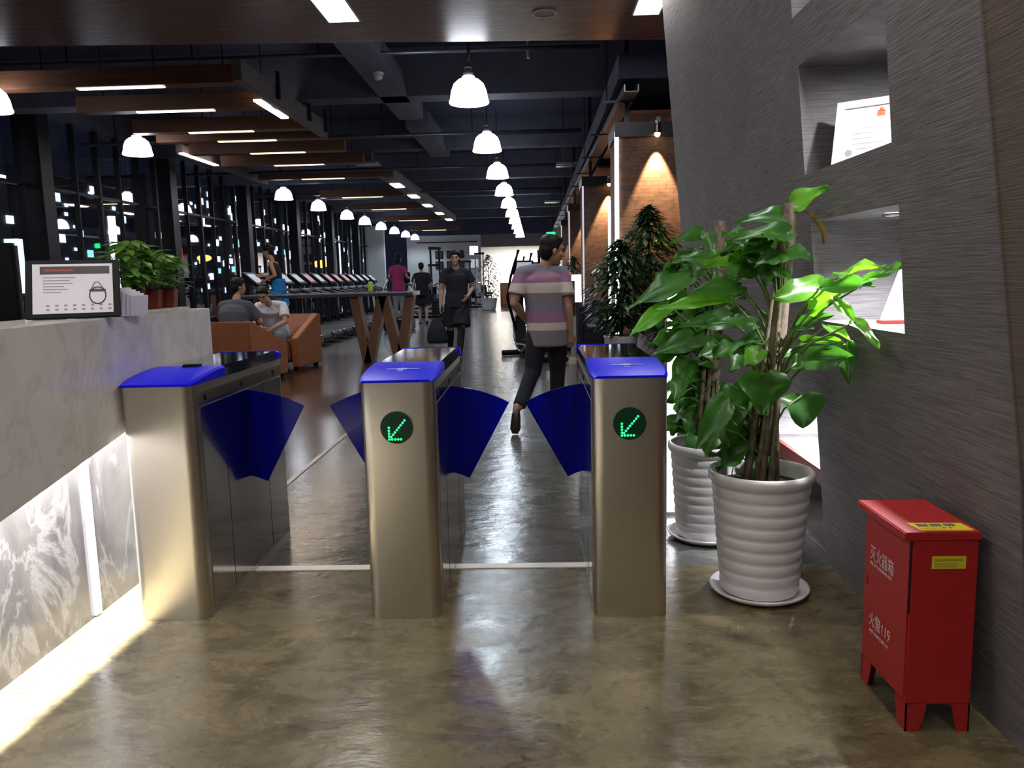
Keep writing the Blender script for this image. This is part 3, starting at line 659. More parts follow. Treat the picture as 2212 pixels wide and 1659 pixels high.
for k, (x, y, r) in enumerate(((-1.74, 3.36, .052), (-1.735, 3.52, .047), (-1.73, 3.67, .045))):
    t = thing('potted_plant', 'leafy green plant in a square terracotta pot on the counter, %s of three' % ('nearest and left', 'middle', 'farthest right')[k], 'potted plant', (x, y, 1.247), .2, 'small plants on the counter')
    bm = B(); prism(bm, [(-r, -r), (r, -r), (r, r), (-r, r)], lambda a, b, d: (a*(.8+d*2.2), b*(.8+d*2.2), d), 0, .085); obj('pot', bm, M['terracotta'], t, bevel=.004)
    obj('soil', box(B(), -r*.85, r*.85, -r*.85, r*.85, .083, .087), M['soil'], t)
    bm = B(); bs = B()
    for q in range(150 if k == 0 else 90):
        a_ = random.uniform(0, 2*PI); e_ = random.uniform(.05, 1.0); rr = (.095 if k == 0 else .085)*math.sqrt(random.random())
        zt = .1+(.21 if k == 0 else .17)*e_*(1-.35*(rr/.11)**2)
        p_ = Vector((rr*math.cos(a_), rr*math.sin(a_), zt)); dr = Vector((math.cos(a_), math.sin(a_), random.uniform(-.5, .5)))
        small_leaf(bm, p_, dr, random.uniform(.04, .065), random.uniform(.03, .045), Vector((0, 0, 1))+dr*.3, 0, .3)
        if q % 4 == 0: tube(bs, [(p_.x*.2, p_.y*.2, .085), (p_.x*.6, p_.y*.6, zt*.6+.03), p_], .0016, 4)
    obj('foliage', bm, M['leaf_money'], t, True); obj('stems', bs, M['stem'], t)
# ================================================================== TURNSTILES
def rrect(hw, y0, y1, r, n=5):
    pts = []
    for cx, cy, a0 in ((hw-r, y0+r, -PI/2), (hw-r, y1-r, 0), (-hw+r, y1-r, PI/2), (-hw+r, y0+r, PI)):
        pts += [(cx+r*math.cos(a0+PI/2*k/n), cy+r*math.sin(a0+PI/2*k/n)) for k in range(n+1)]
    return pts
FLAP = []
px, pz_, Ro, Ri, am = .084, .175, .69, .29, math.radians(28.5)
a0o, a0i = math.asin((.147-px)/Ro), math.asin((.147-px)/Ri)
FLAP = [(px+Ro*math.sin(a0o+(am-a0o)*k/14), pz_+Ro*math.cos(a0o+(am-a0o)*k/14)) for k in range(15)]
FLAP += [(px+Ri*math.sin(am+(a0i-am)*k/8), pz_+Ri*math.cos(am+(a0i-am)*k/8)) for k in range(9)]
def turnstile(xc, label, sides, led, y0=2.99):
    t = thing('turnstile', label, 'turnstile', (xc, y0, 0), 0, None)
    hw, LN = .145, 1.11
    bm = B(); prism(bm, rrect(hw, 0, LN, .045), lambda a, b, d: (a, b, d), 0.0, .962); obj('housing', bm, M['steel'], t, 'auto')
    bm = B(); prism(bm, rrect(hw-.012, .01, LN-.01, .04), lambda a, b, d: (a, b, d), -.0, .012); obj('plinth', bm, M['black_metal'], t)
    for s in (-1, 1):
        x0, x1 = sorted((s*hw, s*(hw+.0025)))
        p = obj('side_panel', box(B(), x0, x1, .07, LN-.05, .03, .865), M['steel_side'], t, bevel=.001)
        obj('sensor_band', box(B(), x0, x1, .05, LN-.03, .870, .925), M['steel_side'], t, bevel=.001)
        for yy in (.12, .52, .95): obj('sensor', (lambda b: (tube(b, [(s*(hw+.002), yy, .898), (s*(hw+.005), yy, .898)], .013, 14), b)[1])(B()), M['black'], t)
        obj('flap_slot', box(B(), x0, x1+.0 if s > 0 else x1, .562, .578, .40, .866), M['black'], t) if s not in sides else None
        for yy in (.30, .80): obj('panel_seam', box(B(), *sorted((s*(hw+.0025), s*(hw+.0032))), yy-.0015, yy+.0015, .03, .865), M['black_metal'], p)
    # polished lid behind the blue cap and its edge trims
    bm = B(); prism(bm, [(-(hw+.002), .955), (hw+.002, .955), (hw+.002, .99), (hw-.012, 1.0), (-(hw-.012), 1.0), (-(hw+.002), .99)], lambda a, b, d: (a, d, b), .335, LN-.09)
    obj('lid', bm, M['dark_steel'], t)
    # blue caps: front slopes up to the lid
    def cap(name, ya, yb, za, zb):
        b = B(); n_ = 8; rows = []
        for k in range(n_+1):
            u = k/n_; yy = ya+(yb-ya)*u; rr = .014 if k == 0 else (.003 if k == 1 else 0)
            z_ = za+(zb-za)*(1-(1-u)**2.0); hw2 = hw+.006-rr
            rows.append([b.verts.new(v) for v in ((-hw2, yy, .958), (-hw2, yy, z_-.008), (-hw2+.01, yy, z_), (hw2-.01, yy, z_), (hw2, yy, z_-.008), (hw2, yy, .958))])
        for r1, r2 in zip(rows, rows[1:]):
            for q in range(6): b.faces.new((r1[q], r1[(q+1) % 6], r2[(q+1) % 6], r2[q]))
        b.faces.new(rows[0]); b.faces.new(rows[-1][::-1])
        return obj(name, b, M['blue_cap'], t, 'auto')
    c = cap('front_cap', -.008, .335, .968, 1.003); cap('rear_cap', LN+.006, LN-.09, .975, 1.002)
    if led:
        # pale lotus mark between two short rows of letters
        b = B()
        def zc(y): return .968+.035*(1-(1-(y+.008)/.343)**2.0)+.001
        for a_ in (-60, -30, 0, 30, 60):
            a_ = math.radians(a_); cx, cy = 0, .13; dx, dy = math.sin(a_), math.cos(a_)
            q = [(cx, cy), (cx+dx*.02-dy*.006, cy+dy*.02+dx*.006), (cx+dx*.04, cy+dy*.04), (cx+dx*.02+dy*.006, cy+dy*.02-dx*.006)]
            b.faces.new([b.verts.new((u, v, zc(v)+.001)) for u, v in q])
        for s0 in (-.062, .03):
            for q in range(5):
                xx = s0+q*.0085; b.faces.new([b.verts.new((u, v, zc(v)+.001)) for u, v in ((xx, .14), (xx+.006, .14), (xx+.006, .152), (xx, .152))])
        for q in range(4):
            xx = -.012+q*.006; b.faces.new([b.verts.new((u, v, zc(v)+.001)) for u, v in ((xx, .105), (xx+.0045, .105), (xx+.0045, .122), (xx, .122))])
        obj('cap_mark', b, pbr('pale_blue_print', (.3, .36, .85), .5), c)
        b = B(); tube(b, [(-.004, -.001, .782), (-.004, -.006, .782)], .0635, 40); lens = obj('indicator', b, M['led_back'], t, 'auto')
        b = B(); tip = Vector((-.030, -.046)); dots = []
        end = Vector((.032, .028))
        for k in range(9): dots.append(tip+(end-tip)*k/8)
        for k in range(1, 5): dots += [tip+Vector((0, .0115*k)), tip+Vector((.0115*k, 0))]
        for d in dots: ball(b, (d.x-.004, -.0065, .782+d.y), (.0046, .003, .0046), 8, 6)
        obj('arrow_lights', b, M['led_green'], lens)
    else:
        obj('card_reader', box(B(), -.02, .05, .30, .345, .98, 1.012), M['black'], t, bevel=.003)
    for s in sides:
        b = B(); prism(b, [(s*a, z) for a, z in FLAP], lambda a, z, d: (a, d, z), .564, .576); obj('flap', b, M['flap'], t)
    return t
turnstile(-1.492, 'left steel turnstile with a plain front, standing against the marble reception desk', (1,), False)
turnstile(-.544, 'middle steel turnstile with a green arrow and a blue flap on either side', (-1, 1), True)
turnstile(.356, 'right steel turnstile with a green arrow, standing beside the potted plants', (-1,), True)

# ================================================================== FIRE EXTINGUISHER BOX
X0, X1, Y0, Y1 = 1.055, 1.243, 2.185, 2.50
t = thing('fire_extinguisher_box', 'red metal extinguisher box on short feet against the grey wall', 'fire extinguisher box', ((X0+X1)/2, (Y0+Y1)/2, 0))
part('body', box(B(), X0+.004, X1, Y0, Y1, .085, .585), M['red'], t, bevel=.003)
bm = B(); prism(bm, [(X0-.022, .582), (X1+.004, .582), (X1+.004, .607), (X0-.022, .607)], lambda a, b, d: (a, d, b), Y0-.006, Y1+.012); lid = part('lid', bm, M['red'], t, bevel=.003)
feet = [B() for _ in range(4)]
for fi, y_ in enumerate((Y0, Y1-.004)): prism(feet[2*fi], [(X0+.004, .0), (X0+.045, 0), (X0+.062, .07), (X0+.062, .086), (X0+.004, .086)], lambda a, b, d: (a, d, b), y_, y_+.004); prism(feet[2*fi+1], [(X1, .0), (X1-.035, 0), (X1-.05, .07), (X1-.05, .086), (X1, .086)], lambda a, b, d: (a, d, b), y_, y_+.004)
for s, (ya, yb, yc) in enumerate(((Y0, Y0+.05, Y0+.07), (Y1, Y1-.05, Y1-.07))):
    pts = [(ya, 0), (yb, 0), (yc, .07), (yc, .086), (ya, .086)]
    prism(feet[2*s], pts, lambda a, b, d: (d, a, b), X0+.004, X0+.008); prism(feet[2*s+1], pts, lambda a, b, d: (d, a, b), X1-.004, X1)
for b_ in feet: part('foot', b_, M['red'], t)
door = part('door', box(B(), X0, X0+.004, Y0+.012, Y1-.008, .10, .575), M['red'], t, bevel=.0015)
part('hinge_gap', box(B(), X0+.001, X0+.0055, Y0+.004, Y0+.012, .36, .58), M['black'], t)
part('latch', box(B(), X0-.004, X0, Y1-.035, Y1-.02, .34, .37), M['red'], door)
Rl = Matrix(((0, 0, -1), (-1, 0, 0), (0, 1, 0)))          # text in the door plane, read from the lobby side
cx, cy = (X0+X1)/2, (Y0+Y1)/2
def dtext(s, size, y, z, sx=1.0): text_obj('lettering', s, size, M['white_print'], door, (X0-.0012-cx, y-cy, z), Rl, .0003, sx=sx)
dtext('灭火器箱', .052, 2.452, .437, .8)
dtext('FIRE EXTINGUISHER BOX', .0135, 2.449, .417, 1.0)
dtext('火警119', .05, 2.443, .222, .86)
dtext('FIRE TELEPHONE 119', .0135, 2.437, .196, 1.05)
bm = B(); prism(bm, [(X0+.03, Y0+.012), (X1-.01, Y0+.008), (X1-.015, Y0+.075), (X0+.02, Y0+.082)], lambda a, b, d: (a, b, d), .607, .6082); st = part('top_sticker', bm, M['yellow'], lid)
bm = B()
for c0 in (1.094, 1.132, 1.17):
    for a_, b_, c_, d_ in ((0, .03, 0, .004), (0, .03, .009, .0125), (0, .03, .018, .0215), (.002, .006, 0, .022), (.013, .017, 0, .022), (.024, .028, 0, .022)): box(bm, c0+a_, c0+b_, Y0+.046+c_, Y0+.046+d_, .6082, .6088)
part('sticker_print', bm, M['blue_print'], st)
bm = B()
for c0 in (1.155, 1.172): box(bm, c0, c0+.012, Y0+.030, Y0+.034, .6082, .6088); box(bm, c0+.004, c0+.008, Y0+.024, Y0+.040, .6082, .6088)
for k in range(6): box(bm, 1.09+.012*k, 1.098+.012*k, Y0+.026, Y0+.029, .6082, .6088)
part('sticker_print', bm, M['red_print'], st)
st = part('side_sticker', box(B(), 1.113, 1.208, Y0-.0015, Y0, .498, .535), M['yellow'], t)
bm = B()
for k in range(9): box(bm, 1.121+.0087*k, 1.1275+.0087*k, Y0-.0022, Y0-.0015, .521, .528)
for k in range(2): box(bm, 1.121, 1.185, Y0-.0022, Y0-.0015, .504+.007*k, .506+.007*k)
part('sticker_print', bm, M['olive_print'], st)

# ================================================================== LARGE POTTED PLANTS
def heart(bm, base, tip, W, n, mi=0, droop=.14, cup=.16, spots=False):
    """broad heart leaf from base to tip, bending down at the tip, wavy, with a midrib"""
    base, tip = Vector(base), Vector(tip); d = tip-base; L = d.length; d.normalize()
    n = (n-d*n.dot(d)).normalized(); s = d.cross(n).normalized()
    prof = ((-.10, .50), (-.04, .78), (.06, .95), (.2, 1.0), (.38, .96), (.55, .82), (.7, .62), (.84, .36), (.94, .15), (1.0, .015))
    qs = (-1, -.66, -.33, 0, .33, .66, 1); rows = []; ph = random.uniform(0, 6)
    for i, (u, w_) in enumerate(prof):
        row = []
        for q in qs:
            uu = u if i > 1 else (u if abs(q) > .5 else max(0, u) if q == 0 else u*.6)
            p = base+d*(L*uu)+s*(W*.5*w_*q)
            p += n*(W*(cup*abs(q)**1.3-.05*q*q) + .018*W/.1*math.sin(ph+u*7+q*2)*abs(q) - droop*L*(u-.3)**2*(1 if u > .3 else 0) + (.008 if q == 0 else 0)*-1)
            row.append(bm.verts.new(p))
        rows.append(row)
    for i, (a_, b_) in enumerate(zip(rows, rows[1:])):
        for q in range(6): bm.faces.new((a_[q], a_[q+1], b_[q+1], b_[q])).material_index = 2 if spots and ((i in (3, 6) and q == 0) or (i in (5, 7) and q == 5)) else mi
def ribbed_pot(t, Rt, Rb, h, n=9):
    prof = [(0, .012), (Rb*.9, .012), (Rb, .02)]
    for k in range(n*6+1):
        u = k/(n*6); r = Rb+(Rt-.02-Rb)*u; v = (u*n) % 1.0
        prof.append((r+.006*abs(math.sin(v*PI))**.6, .02+u*(h-.075)))
    prof += [(Rt-.012, h-.05), (Rt-.002, h-.035), (Rt, h-.018), (Rt-.002, h-.004), (Rt-.01, h), (Rt-.022, h-.003), (Rt-.028, h-.03), (Rt-.034, h-.075), (0, h-.075)]
    obj('pot', lathe(B(), prof, 48), M['ceramic'], t, True)
    obj('soil', lathe(B(), [(0, h-.06), (Rt-.03, h-.066)], 32), M['soil'], t)
    obj('saucer', lathe(B(), [(0, .001), (Rb+.01, .001), (Rb+.045, .022), (Rb+.05, .034), (Rb+.042, .034), (Rb+.01, .013), (0, .0125)], 40), M['ceramic'], t, True)
LEAF1 = [(1.042,3.250,1.613,1.155,3.200,1.678,0.081,'b'),(1.002,3.250,1.567,0.795,3.150,1.552,0.073,'l'),(1.004,3.200,1.501,0.753,3.050,1.486,0.076,'l'),(1.002,3.200,1.468,0.883,3.100,1.499,0.046,'b'),(0.923,3.200,1.470,0.808,3.150,1.417,0.061,'l'),(0.983,3.200,1.420,1.053,3.050,1.394,0.087,'l'),(0.972,3.200,1.418,0.853,3.100,1.375,0.065,'l'),(0.869,3.300,1.393,0.677,3.200,1.384,0.075,'b'),(0.709,3.300,1.400,0.556,3.200,1.409,0.059,'l'),(1.095,3.100,1.280,0.897,3.000,1.258,0.111,'b'),(1.070,3.000,1.289,1.172,2.800,1.302,0.078,'l'),(1.128,2.950,1.336,1.193,2.750,1.368,0.084,'b'),(1.173,2.850,1.301,1.207,2.660,1.366,0.075,'l'),(1.055,3.050,1.200,1.134,2.950,1.284,0.069,'b'),(1.108,2.950,1.241,1.132,2.800,1.153,0.042,'s'),(1.119,2.800,1.166,1.149,2.660,1.095,0.047,'s'),(1.029,3.150,1.133,1.107,3.000,1.187,0.056,'l'),(0.995,3.100,1.119,1.043,3.000,1.137,0.024,'l'),(1.039,3.100,1.074,1.126,2.950,1.095,0.048,'b'),(1.095,3.000,1.141,1.131,2.850,1.103,0.043,'b'),(1.023,3.100,1.001,1.173,2.950,1.035,0.103,'l'),(1.186,3.050,1.064,1.186,3.000,0.915,0.069,'l'),(1.020,3.050,1.021,0.956,3.000,0.977,0.043,'l'),(0.852,2.980,0.964,0.856,2.960,0.809,0.166,'l'),(0.795,3.200,0.892,0.803,3.150,0.735,0.122,'l'),(0.738,3.100,0.847,0.616,3.000,0.678,0.092,'l'),(1.108,3.300,0.828,1.107,3.250,0.702,0.153,'l'),(0.863,3.150,1.144,0.654,3.000,1.172,0.052,'l'),(0.828,3.250,1.291,0.602,3.100,1.284,0.073,'l'),(0.791,3.250,1.243,0.471,3.000,1.232,0.058,'b'),(0.792,3.250,1.163,0.560,3.100,1.147,0.077,'l'),(0.842,3.200,1.036,0.758,3.100,0.966,0.084,'l'),(0.908,3.300,1.373,0.807,3.200,1.315,0.071,'l'),(0.873,3.100,1.045,0.803,3.050,0.993,0.074,'b'),(0.725,3.200,0.723,0.667,3.100,0.621,0.084,'l'),(0.873,3.300,0.709,0.788,3.200,0.596,0.118,'l'),(0.954,3.200,1.363,0.997,3.100,1.311,0.053,'l'),(0.806,3.300,1.051,0.661,3.200,1.017,0.094,'l'),]
LEAF2 = [(0.748,3.900,1.326,0.444,3.750,1.206,0.102,'l'),(0.641,3.850,1.198,0.442,3.700,1.073,0.078,'b'),(0.880,3.950,1.059,0.566,3.800,0.973,0.113,'l'),(0.840,4.000,1.549,0.657,3.900,1.499,0.071,'l'),(0.847,3.950,1.546,0.865,3.900,1.427,0.066,'l'),(0.971,4.000,1.390,0.866,3.900,1.291,0.086,'l'),(0.841,4.000,1.421,0.749,3.950,1.312,0.086,'l'),(0.770,3.950,0.921,0.669,3.900,0.816,0.113,'l'),(0.715,3.900,0.834,0.670,3.850,0.730,0.083,'l'),(0.799,3.850,0.540,0.781,3.800,0.415,0.128,'l'),(0.874,4.000,0.875,0.789,3.900,0.739,0.124,'l'),(0.684,4.000,1.332,0.539,3.900,1.244,0.086,'l'),(0.732,4.000,1.040,0.613,3.900,1.004,0.086,'l'),(0.936,4.000,1.252,0.804,3.900,1.202,0.105,'l'),(0.844,4.000,1.141,0.650,3.850,1.107,0.095,'l'),(0.904,4.000,0.721,0.846,3.900,0.605,0.133,'l'),(0.768,4.050,1.226,0.630,3.950,1.149,0.087,'l'),(1.019,4.050,1.473,1.045,4.000,1.379,0.077,'l'),(0.800,3.950,0.664,0.744,3.900,0.531,0.103,'l'),(0.658,3.950,0.970,0.622,3.900,0.901,0.075,'l'),]
def philodendron(x, y, h, Rt, Rb, leaves, label, pole, topz, fill):
    t = thing('potted_philodendron', label, 'potted plant', (x, y, 0))
    ribbed_pot(t, Rt, Rb, h); zs = h-.06; px_, py_ = pole[0]-x, pole[1]-y
    obj('moss_pole', tube(B(), [(px_*.2, py_*.2, zs), (px_*.6, py_, (zs+topz)/2), (px_, py_, topz)], [.034, .038, .034], 14), M['pole_wood'], t, 'auto')
    bs = B()
    for k in range(14):
        a_ = 2*PI*k/14; r_ = .05+.012*(k % 3); top = zs+random.uniform(.25, .75)*(topz-zs)
        u = (top-zs)/(topz-zs)
        tube(bs, [(r_*math.cos(a_), r_*math.sin(a_), zs-.01), (px_*.3*u+r_*.8*math.cos(a_+.3), r_*.8*math.sin(a_+.3), zs+(top-zs)*.5), (px_*u*.8+r_*.5*math.cos(a_+.5), py_*u+r_*.5*math.sin(a_+.5), top)], [.014, .011, .006], 6)
    obj('stem_bundle', bs, M['stem_brown'], t, True)
    bl_ = B(); bp = B()
    for (bx, by, bz, tx, ty, tz, W, m) in leaves:
        b_, t_ = Vector((bx-x, by-y, bz)), Vector((tx-x, ty-y, tz)); d = (t_-b_)
        hang = -d.z/d.length
        n_ = Vector((0, -.95, .6)) if hang < .6 else Vector((.1*(1 if d.x > 0 else -1), -1, .25))
        n_ += Vector((random.uniform(-.2, .2), random.uniform(-.2, .2), 0))
        heart(bl_, b_, t_, W*1.12, n_, 1 if m in 'bs' else 0, .16, .13, m == 's')
        u = min(.95, max(.1, (b_.z-zs-.12)/(topz-zs))); root = Vector((px_*u, py_*u, zs+u*(topz-zs)*.75)); mid = (root+b_)/2+Vector((0, 0, .04))
        tube(bp, [root, mid, b_], [.0055, .0045, .0035], 6)
    for k in range(fill):
        a_ = random.uniform(0, 2*PI); z_ = random.uniform(zs+.1, topz-.1); rr = random.uniform(.06, .2)
        if math.cos(a_) > .35: a_ = PI-a_
        b_ = Vector((px_*.6+rr*math.cos(a_), max(rr*math.sin(a_), -.05)+.05, z_)); d = Vector((math.cos(a_), .4*math.sin(a_)+.1, random.uniform(-.9, .15))).normalized()
        L_ = random.uniform(.11, .17); heart(bl_, b_, b_+d*L_, L_*.72, Vector((0, -.3, .9)), 0, .2, .13)
        tube(bp, [(px_*.5, py_*.5, z_-.12), (b_.x*.6, b_.y*.6, z_-.02), b_], [.005, .004, .003], 5)
    f = obj('foliage', bl_, [M['leaf'], M['leaf_bright'], M['leaf_brown']], t, True); obj('petioles', bp, M['stem'], t, True)
    return t
p1 = philodendron(.925, 3.23, .535, .215, .155, LEAF1, 'large leafy philodendron in a ribbed white pot, nearer pot with the pole top showing', (1.03, 3.27), 1.615, 30)
bm = B(); heart(bm, (1.105-.925, 3.22-3.23, 1.56), (1.165-.925, 3.18-3.23, 1.47), .04, Vector((1, -.3, .3)), 0, .5, .3); tube(bm, [(1.07-.925, .03, 1.6), (1.105-.925, -.01, 1.56)], .003, 5)
obj('withered_leaf', bm, M['leaf_brown'], p1, True)
philodendron(.86, 3.95, .5, .2, .15, LEAF2, 'darker philodendron in a ribbed white pot behind the nearer one', (.915, 3.98), 1.60, 60)
# bright upright light box seen between the turnstile and the pots
t = thing('light_box', 'slim upright glowing light box seen between the right turnstile and the white pots', 'light box', (.715, 4.32, 0))
obj('case', box(B(), -.006, .06, .0, .05, 0, 1.31), M['rail_white'], t, bevel=.004); obj('glowing_face', box(B(), .002, .052, -.006, 0, .02, 1.30), M['led_white'], t)
# white certificate frame and cone in the niches
t = thing('certificate_frame', 'white framed certificate leaning in the upper lit wall niche', 'framed certificate', (1.33, 3.15, 1.757))
Lb = Vector((1.215, 3.33, 1.759)); ex = Vector((.42, -.30, 0)).normalized(); ez = Vector((.045, .07, .26)).normalized(); en = ex.cross(ez).normalized()
def fr(bm, a0, a1, b0, b1, d0, d1): return prism(bm, [(a0, b0), (a1, b0), (a1, b1), (a0, b1)], lambda a, b, d: Lb+ex*a+ez*b+en*d, d0, d1)
Wd, Hd = .36, .275
bm = B(); fr(bm, 0, Wd, 0, .03, 0, .014); fr(bm, 0, Wd, Hd-.03, Hd, 0, .014); fr(bm, 0, .03, .03, Hd-.03, 0, .014); fr(bm, Wd-.03, Wd, .03, Hd-.03, 0, .014)
part('frame', bm, M['ceramic'], t); part('backing', fr(B(), 0, Wd, 0, Hd, -.008, 0), M['black'], t)
sh = part('certificate', fr(B(), .03, Wd-.03, .03, Hd-.03, 0, .004), M['paper'], t)
bm = B(); fr(bm, .155, .185, Hd-.075, Hd-.05, .004, .005); fr(bm, .162, .178, Hd-.055, Hd-.04, .004, .005); part('red_emblem', bm, M['red_print'], sh)
bm = B()
for q, (a_, l_) in enumerate(((.11, .05), (.07, .1), (.07, .07), (.07, .12), (.09, .06))): fr(bm, a_, a_+l_, .155-.022*q, .158-.022*q, .004, .005)
part('certificate_print', bm, M['grey_print'], sh)
bm = B(); prism(bm, [(.06+.014*math.cos(k*PI/8), .055+.014*math.sin(k*PI/8)) for k in range(16)], lambda a, b, d: Lb+ex*a+ez*b+en*d, .004, .005); part('round_seal', bm, M['grey_print'], sh)
t = thing('award_cone', 'white triangular award with a red base standing in the middle wall niche', 'award', (1.46, 3.16, 1.132))
bm = B(); prism(bm, [(-.095, .012), (.095, .012), (.02, .27), (-.005, .27)], lambda a, b, d: (a, d, b), -.02, .02); obj('award_plate', bm, M['ceramic'], t, bevel=.003)
obj('base', box(B(), -.1, .1, -.035, .035, 0, .014), pbr('red_award_base', (.4, .03, .03), .4), t, bevel=.002)

# dark leafy trees in white pots before the first column
def ficus(x, y, h, top, rad, label, nleaf, pr=.16, group=None):
    t = thing('potted_tree', label, 'potted plant', (x, y, 0))
    obj('pot', lathe(B(), [(0, .0), (pr*.75, 0), (pr*.8, .05), (pr, h-.03), (pr+.012, h), (pr-.01, h), (pr-.015, h-.05), (0, h-.05)], 28), M['ceramic'], t, True)
    obj('soil', lathe(B(), [(0, h-.045), (pr-.015, h-.048)], 20), M['soil'], t)
    obj('trunk', tube(B(), [(0, 0, h-.05), (.02, .01, (h+top)/2), (-.01, 0, top-.15)], [.018, .014, .006], 8), M['stem_brown'], t)
    bm = B()
    for k in range(nleaf):
        v = random.random(); zz = h+.05+(top-h-.05)*v; prof_ = math.sin(PI*min(.98, .18+.8*v))**.7*(1 if v < .75 else (1-v)*3+.25)
        a_ = random.uniform(0, 2*PI); rr = rad*prof_*random.random()**.5
        small_leaf(bm, (rr*math.cos(a_), rr*math.sin(a_), zz), Vector((math.cos(a_), math.sin(a_), random.uniform(-.6, .5))), random.uniform(.09, .15), random.uniform(.03, .05), Vector((0, 0, 1)), 0, .3)
    obj('foliage', bm, M['leaf_dark'], t, True)
ficus(.77, 7.2, .80, 1.66, .30, 'dark leafy tree in a white pot before the glowing edge of the nearest column', 900, .15)
ficus(1.13, 7.98, .84, 2.0, .38, 'tallest dark leafy tree in a white pot, against the nearest brick column', 1300, .16)
ficus(1.27, 7.2, .6, 1.5, .27, 'dark leafy tree in a white pot between the column and the slanted wall', 600, .15)
ficus(.80, 16.7, .5, 1.75, .38, 'green bushy tree in a pot before the third brick column', 500, .2)
ficus(-1.95, 33.0, .5, 2.3, .75, 'bushy green tree in a pot at the far end of the hall', 900, .35)
# dark case beside the walking man
t = thing('suitcase', 'dark rounded case with a chrome latch standing between the walking man and the dark tree', 'case', (.60, 8.3, 0))
obj('shell', box(B(), -.16, .16, -.1, .1, .12, 1.1), M['cloth_navy'], t, bevel=.07, seg=4); obj('latch', box(B(), -.07, .02, -.11, -.1, .82, .85), M['chrome'], t); obj('trolley_base', box(B(), -.15, .15, -.09, .09, 0.03, .12), M['black'], t, bevel=.01)
t = thing('sign_light', 'small white glowing upright sign just right of the walking man', 'sign', (.50, 9.6, 0))
obj('glowing_face', box(box(B(), -.02, .055, 0, .04, 1.03, 1.36), -.06, -.02, 0, .04, 1.29, 1.36), M['led_white'], t); obj('stand', box(B(), -.01, .03, .005, .035, 0, 1.03), M['black'], t)
# ================================================================== HALL FURNITURE
# bar table on a W-shaped wooden leg
t = thing('bar_table', 'long dark bar table on a W-shaped wooden leg, before the treadmills', 'table', (-3.4, 12.95, 0))
part('tabletop', box(B(), -4.85, -1.99, 12.8, 13.6, 1.09, 1.155), M['glass_top'], t, bevel=.004)
part('top_edge', box(B(), -4.85, -1.99, 12.79, 12.8, 1.135, 1.156), M['rail_white'], t)
def plank(bm, xa, za, xb, zb, wdt=.15, y0=12.87, y1=13.15): prism(bm, [(xa-wdt/2, za), (xa+wdt/2, za), (xb+wdt/2, zb), (xb-wdt/2, zb)], lambda a, b, d: (a, d, b), y0, y1)
for xa, xb in ((-2.98, -2.80), (-2.52, -2.78), (-2.50, -2.27), (-2.06, -2.25)): bm = B(); plank(bm, xb, 0.0, xa, 1.09); part('leg', bm, M['wood_leg'], t)
for xa in (-4.7,): part('leg', box(B(), xa-.05, xa+.05, 12.9, 13.1, 0, 1.09), M['black_metal'], t)
t = thing('water_bottle', 'lime green bottle standing on the bar table', 'bottle', (-2.735, 13.1, 1.156))
obj('body', lathe(B(), [(0, 0), (.036, 0), (.04, .02), (.04, .14), (.03, .17), (.022, .18), (0, .18)], 16), M['bottle_green'], t, True); obj('cap', lathe(B(), [(0, .178), (.026, .178), (.026, .21), (0, .212)], 14), M['black'], t, True)
# armchairs: upholstered box chairs with pitched arms, local +Y is the way the sitter faces
def armchair(x, y, rz, label):
    t = thing('armchair', label, 'armchair', (x, y, 0), rz, 'orange armchairs by the bar table')
    obj('seat', box(B(), -.36, .36, -.3, .42, .16, .44), M['leather'], t, bevel=.03)
    bm = B(); prism(bm, [(-.43, .06), (-.30, .06), (-.24, .5), (-.33, .84), (-.45, .84)], lambda a, b, d: (d, a, b), -.46, .46); obj('backrest', bm, M['leather'], t, bevel=.015)
    for s in (-1, 1):
        bm = B(); prism(bm, [(-.44, .06), (.44, .06), (.47, .5), (-.36, .845), (-.45, .84)], lambda a, b, d: (d, a, b), *sorted((s*.36, s*.47))); obj('arm', bm, M['leather'], t, bevel=.012)
    for a_ in (-.38, .38):
        for b_ in (-.38, .36): obj('foot', box(B(), a_-.03, a_+.03, b_-.03, b_+.03, 0, .07), M['black'], t)
    return t
armchair(-4.14, 10.85, math.radians(-14), 'orange leather armchair seen from behind, holding the sitter in grey')
armchair(-4.03, 12.35, math.radians(172), 'orange leather armchair facing the viewer, holding the sitter in white')
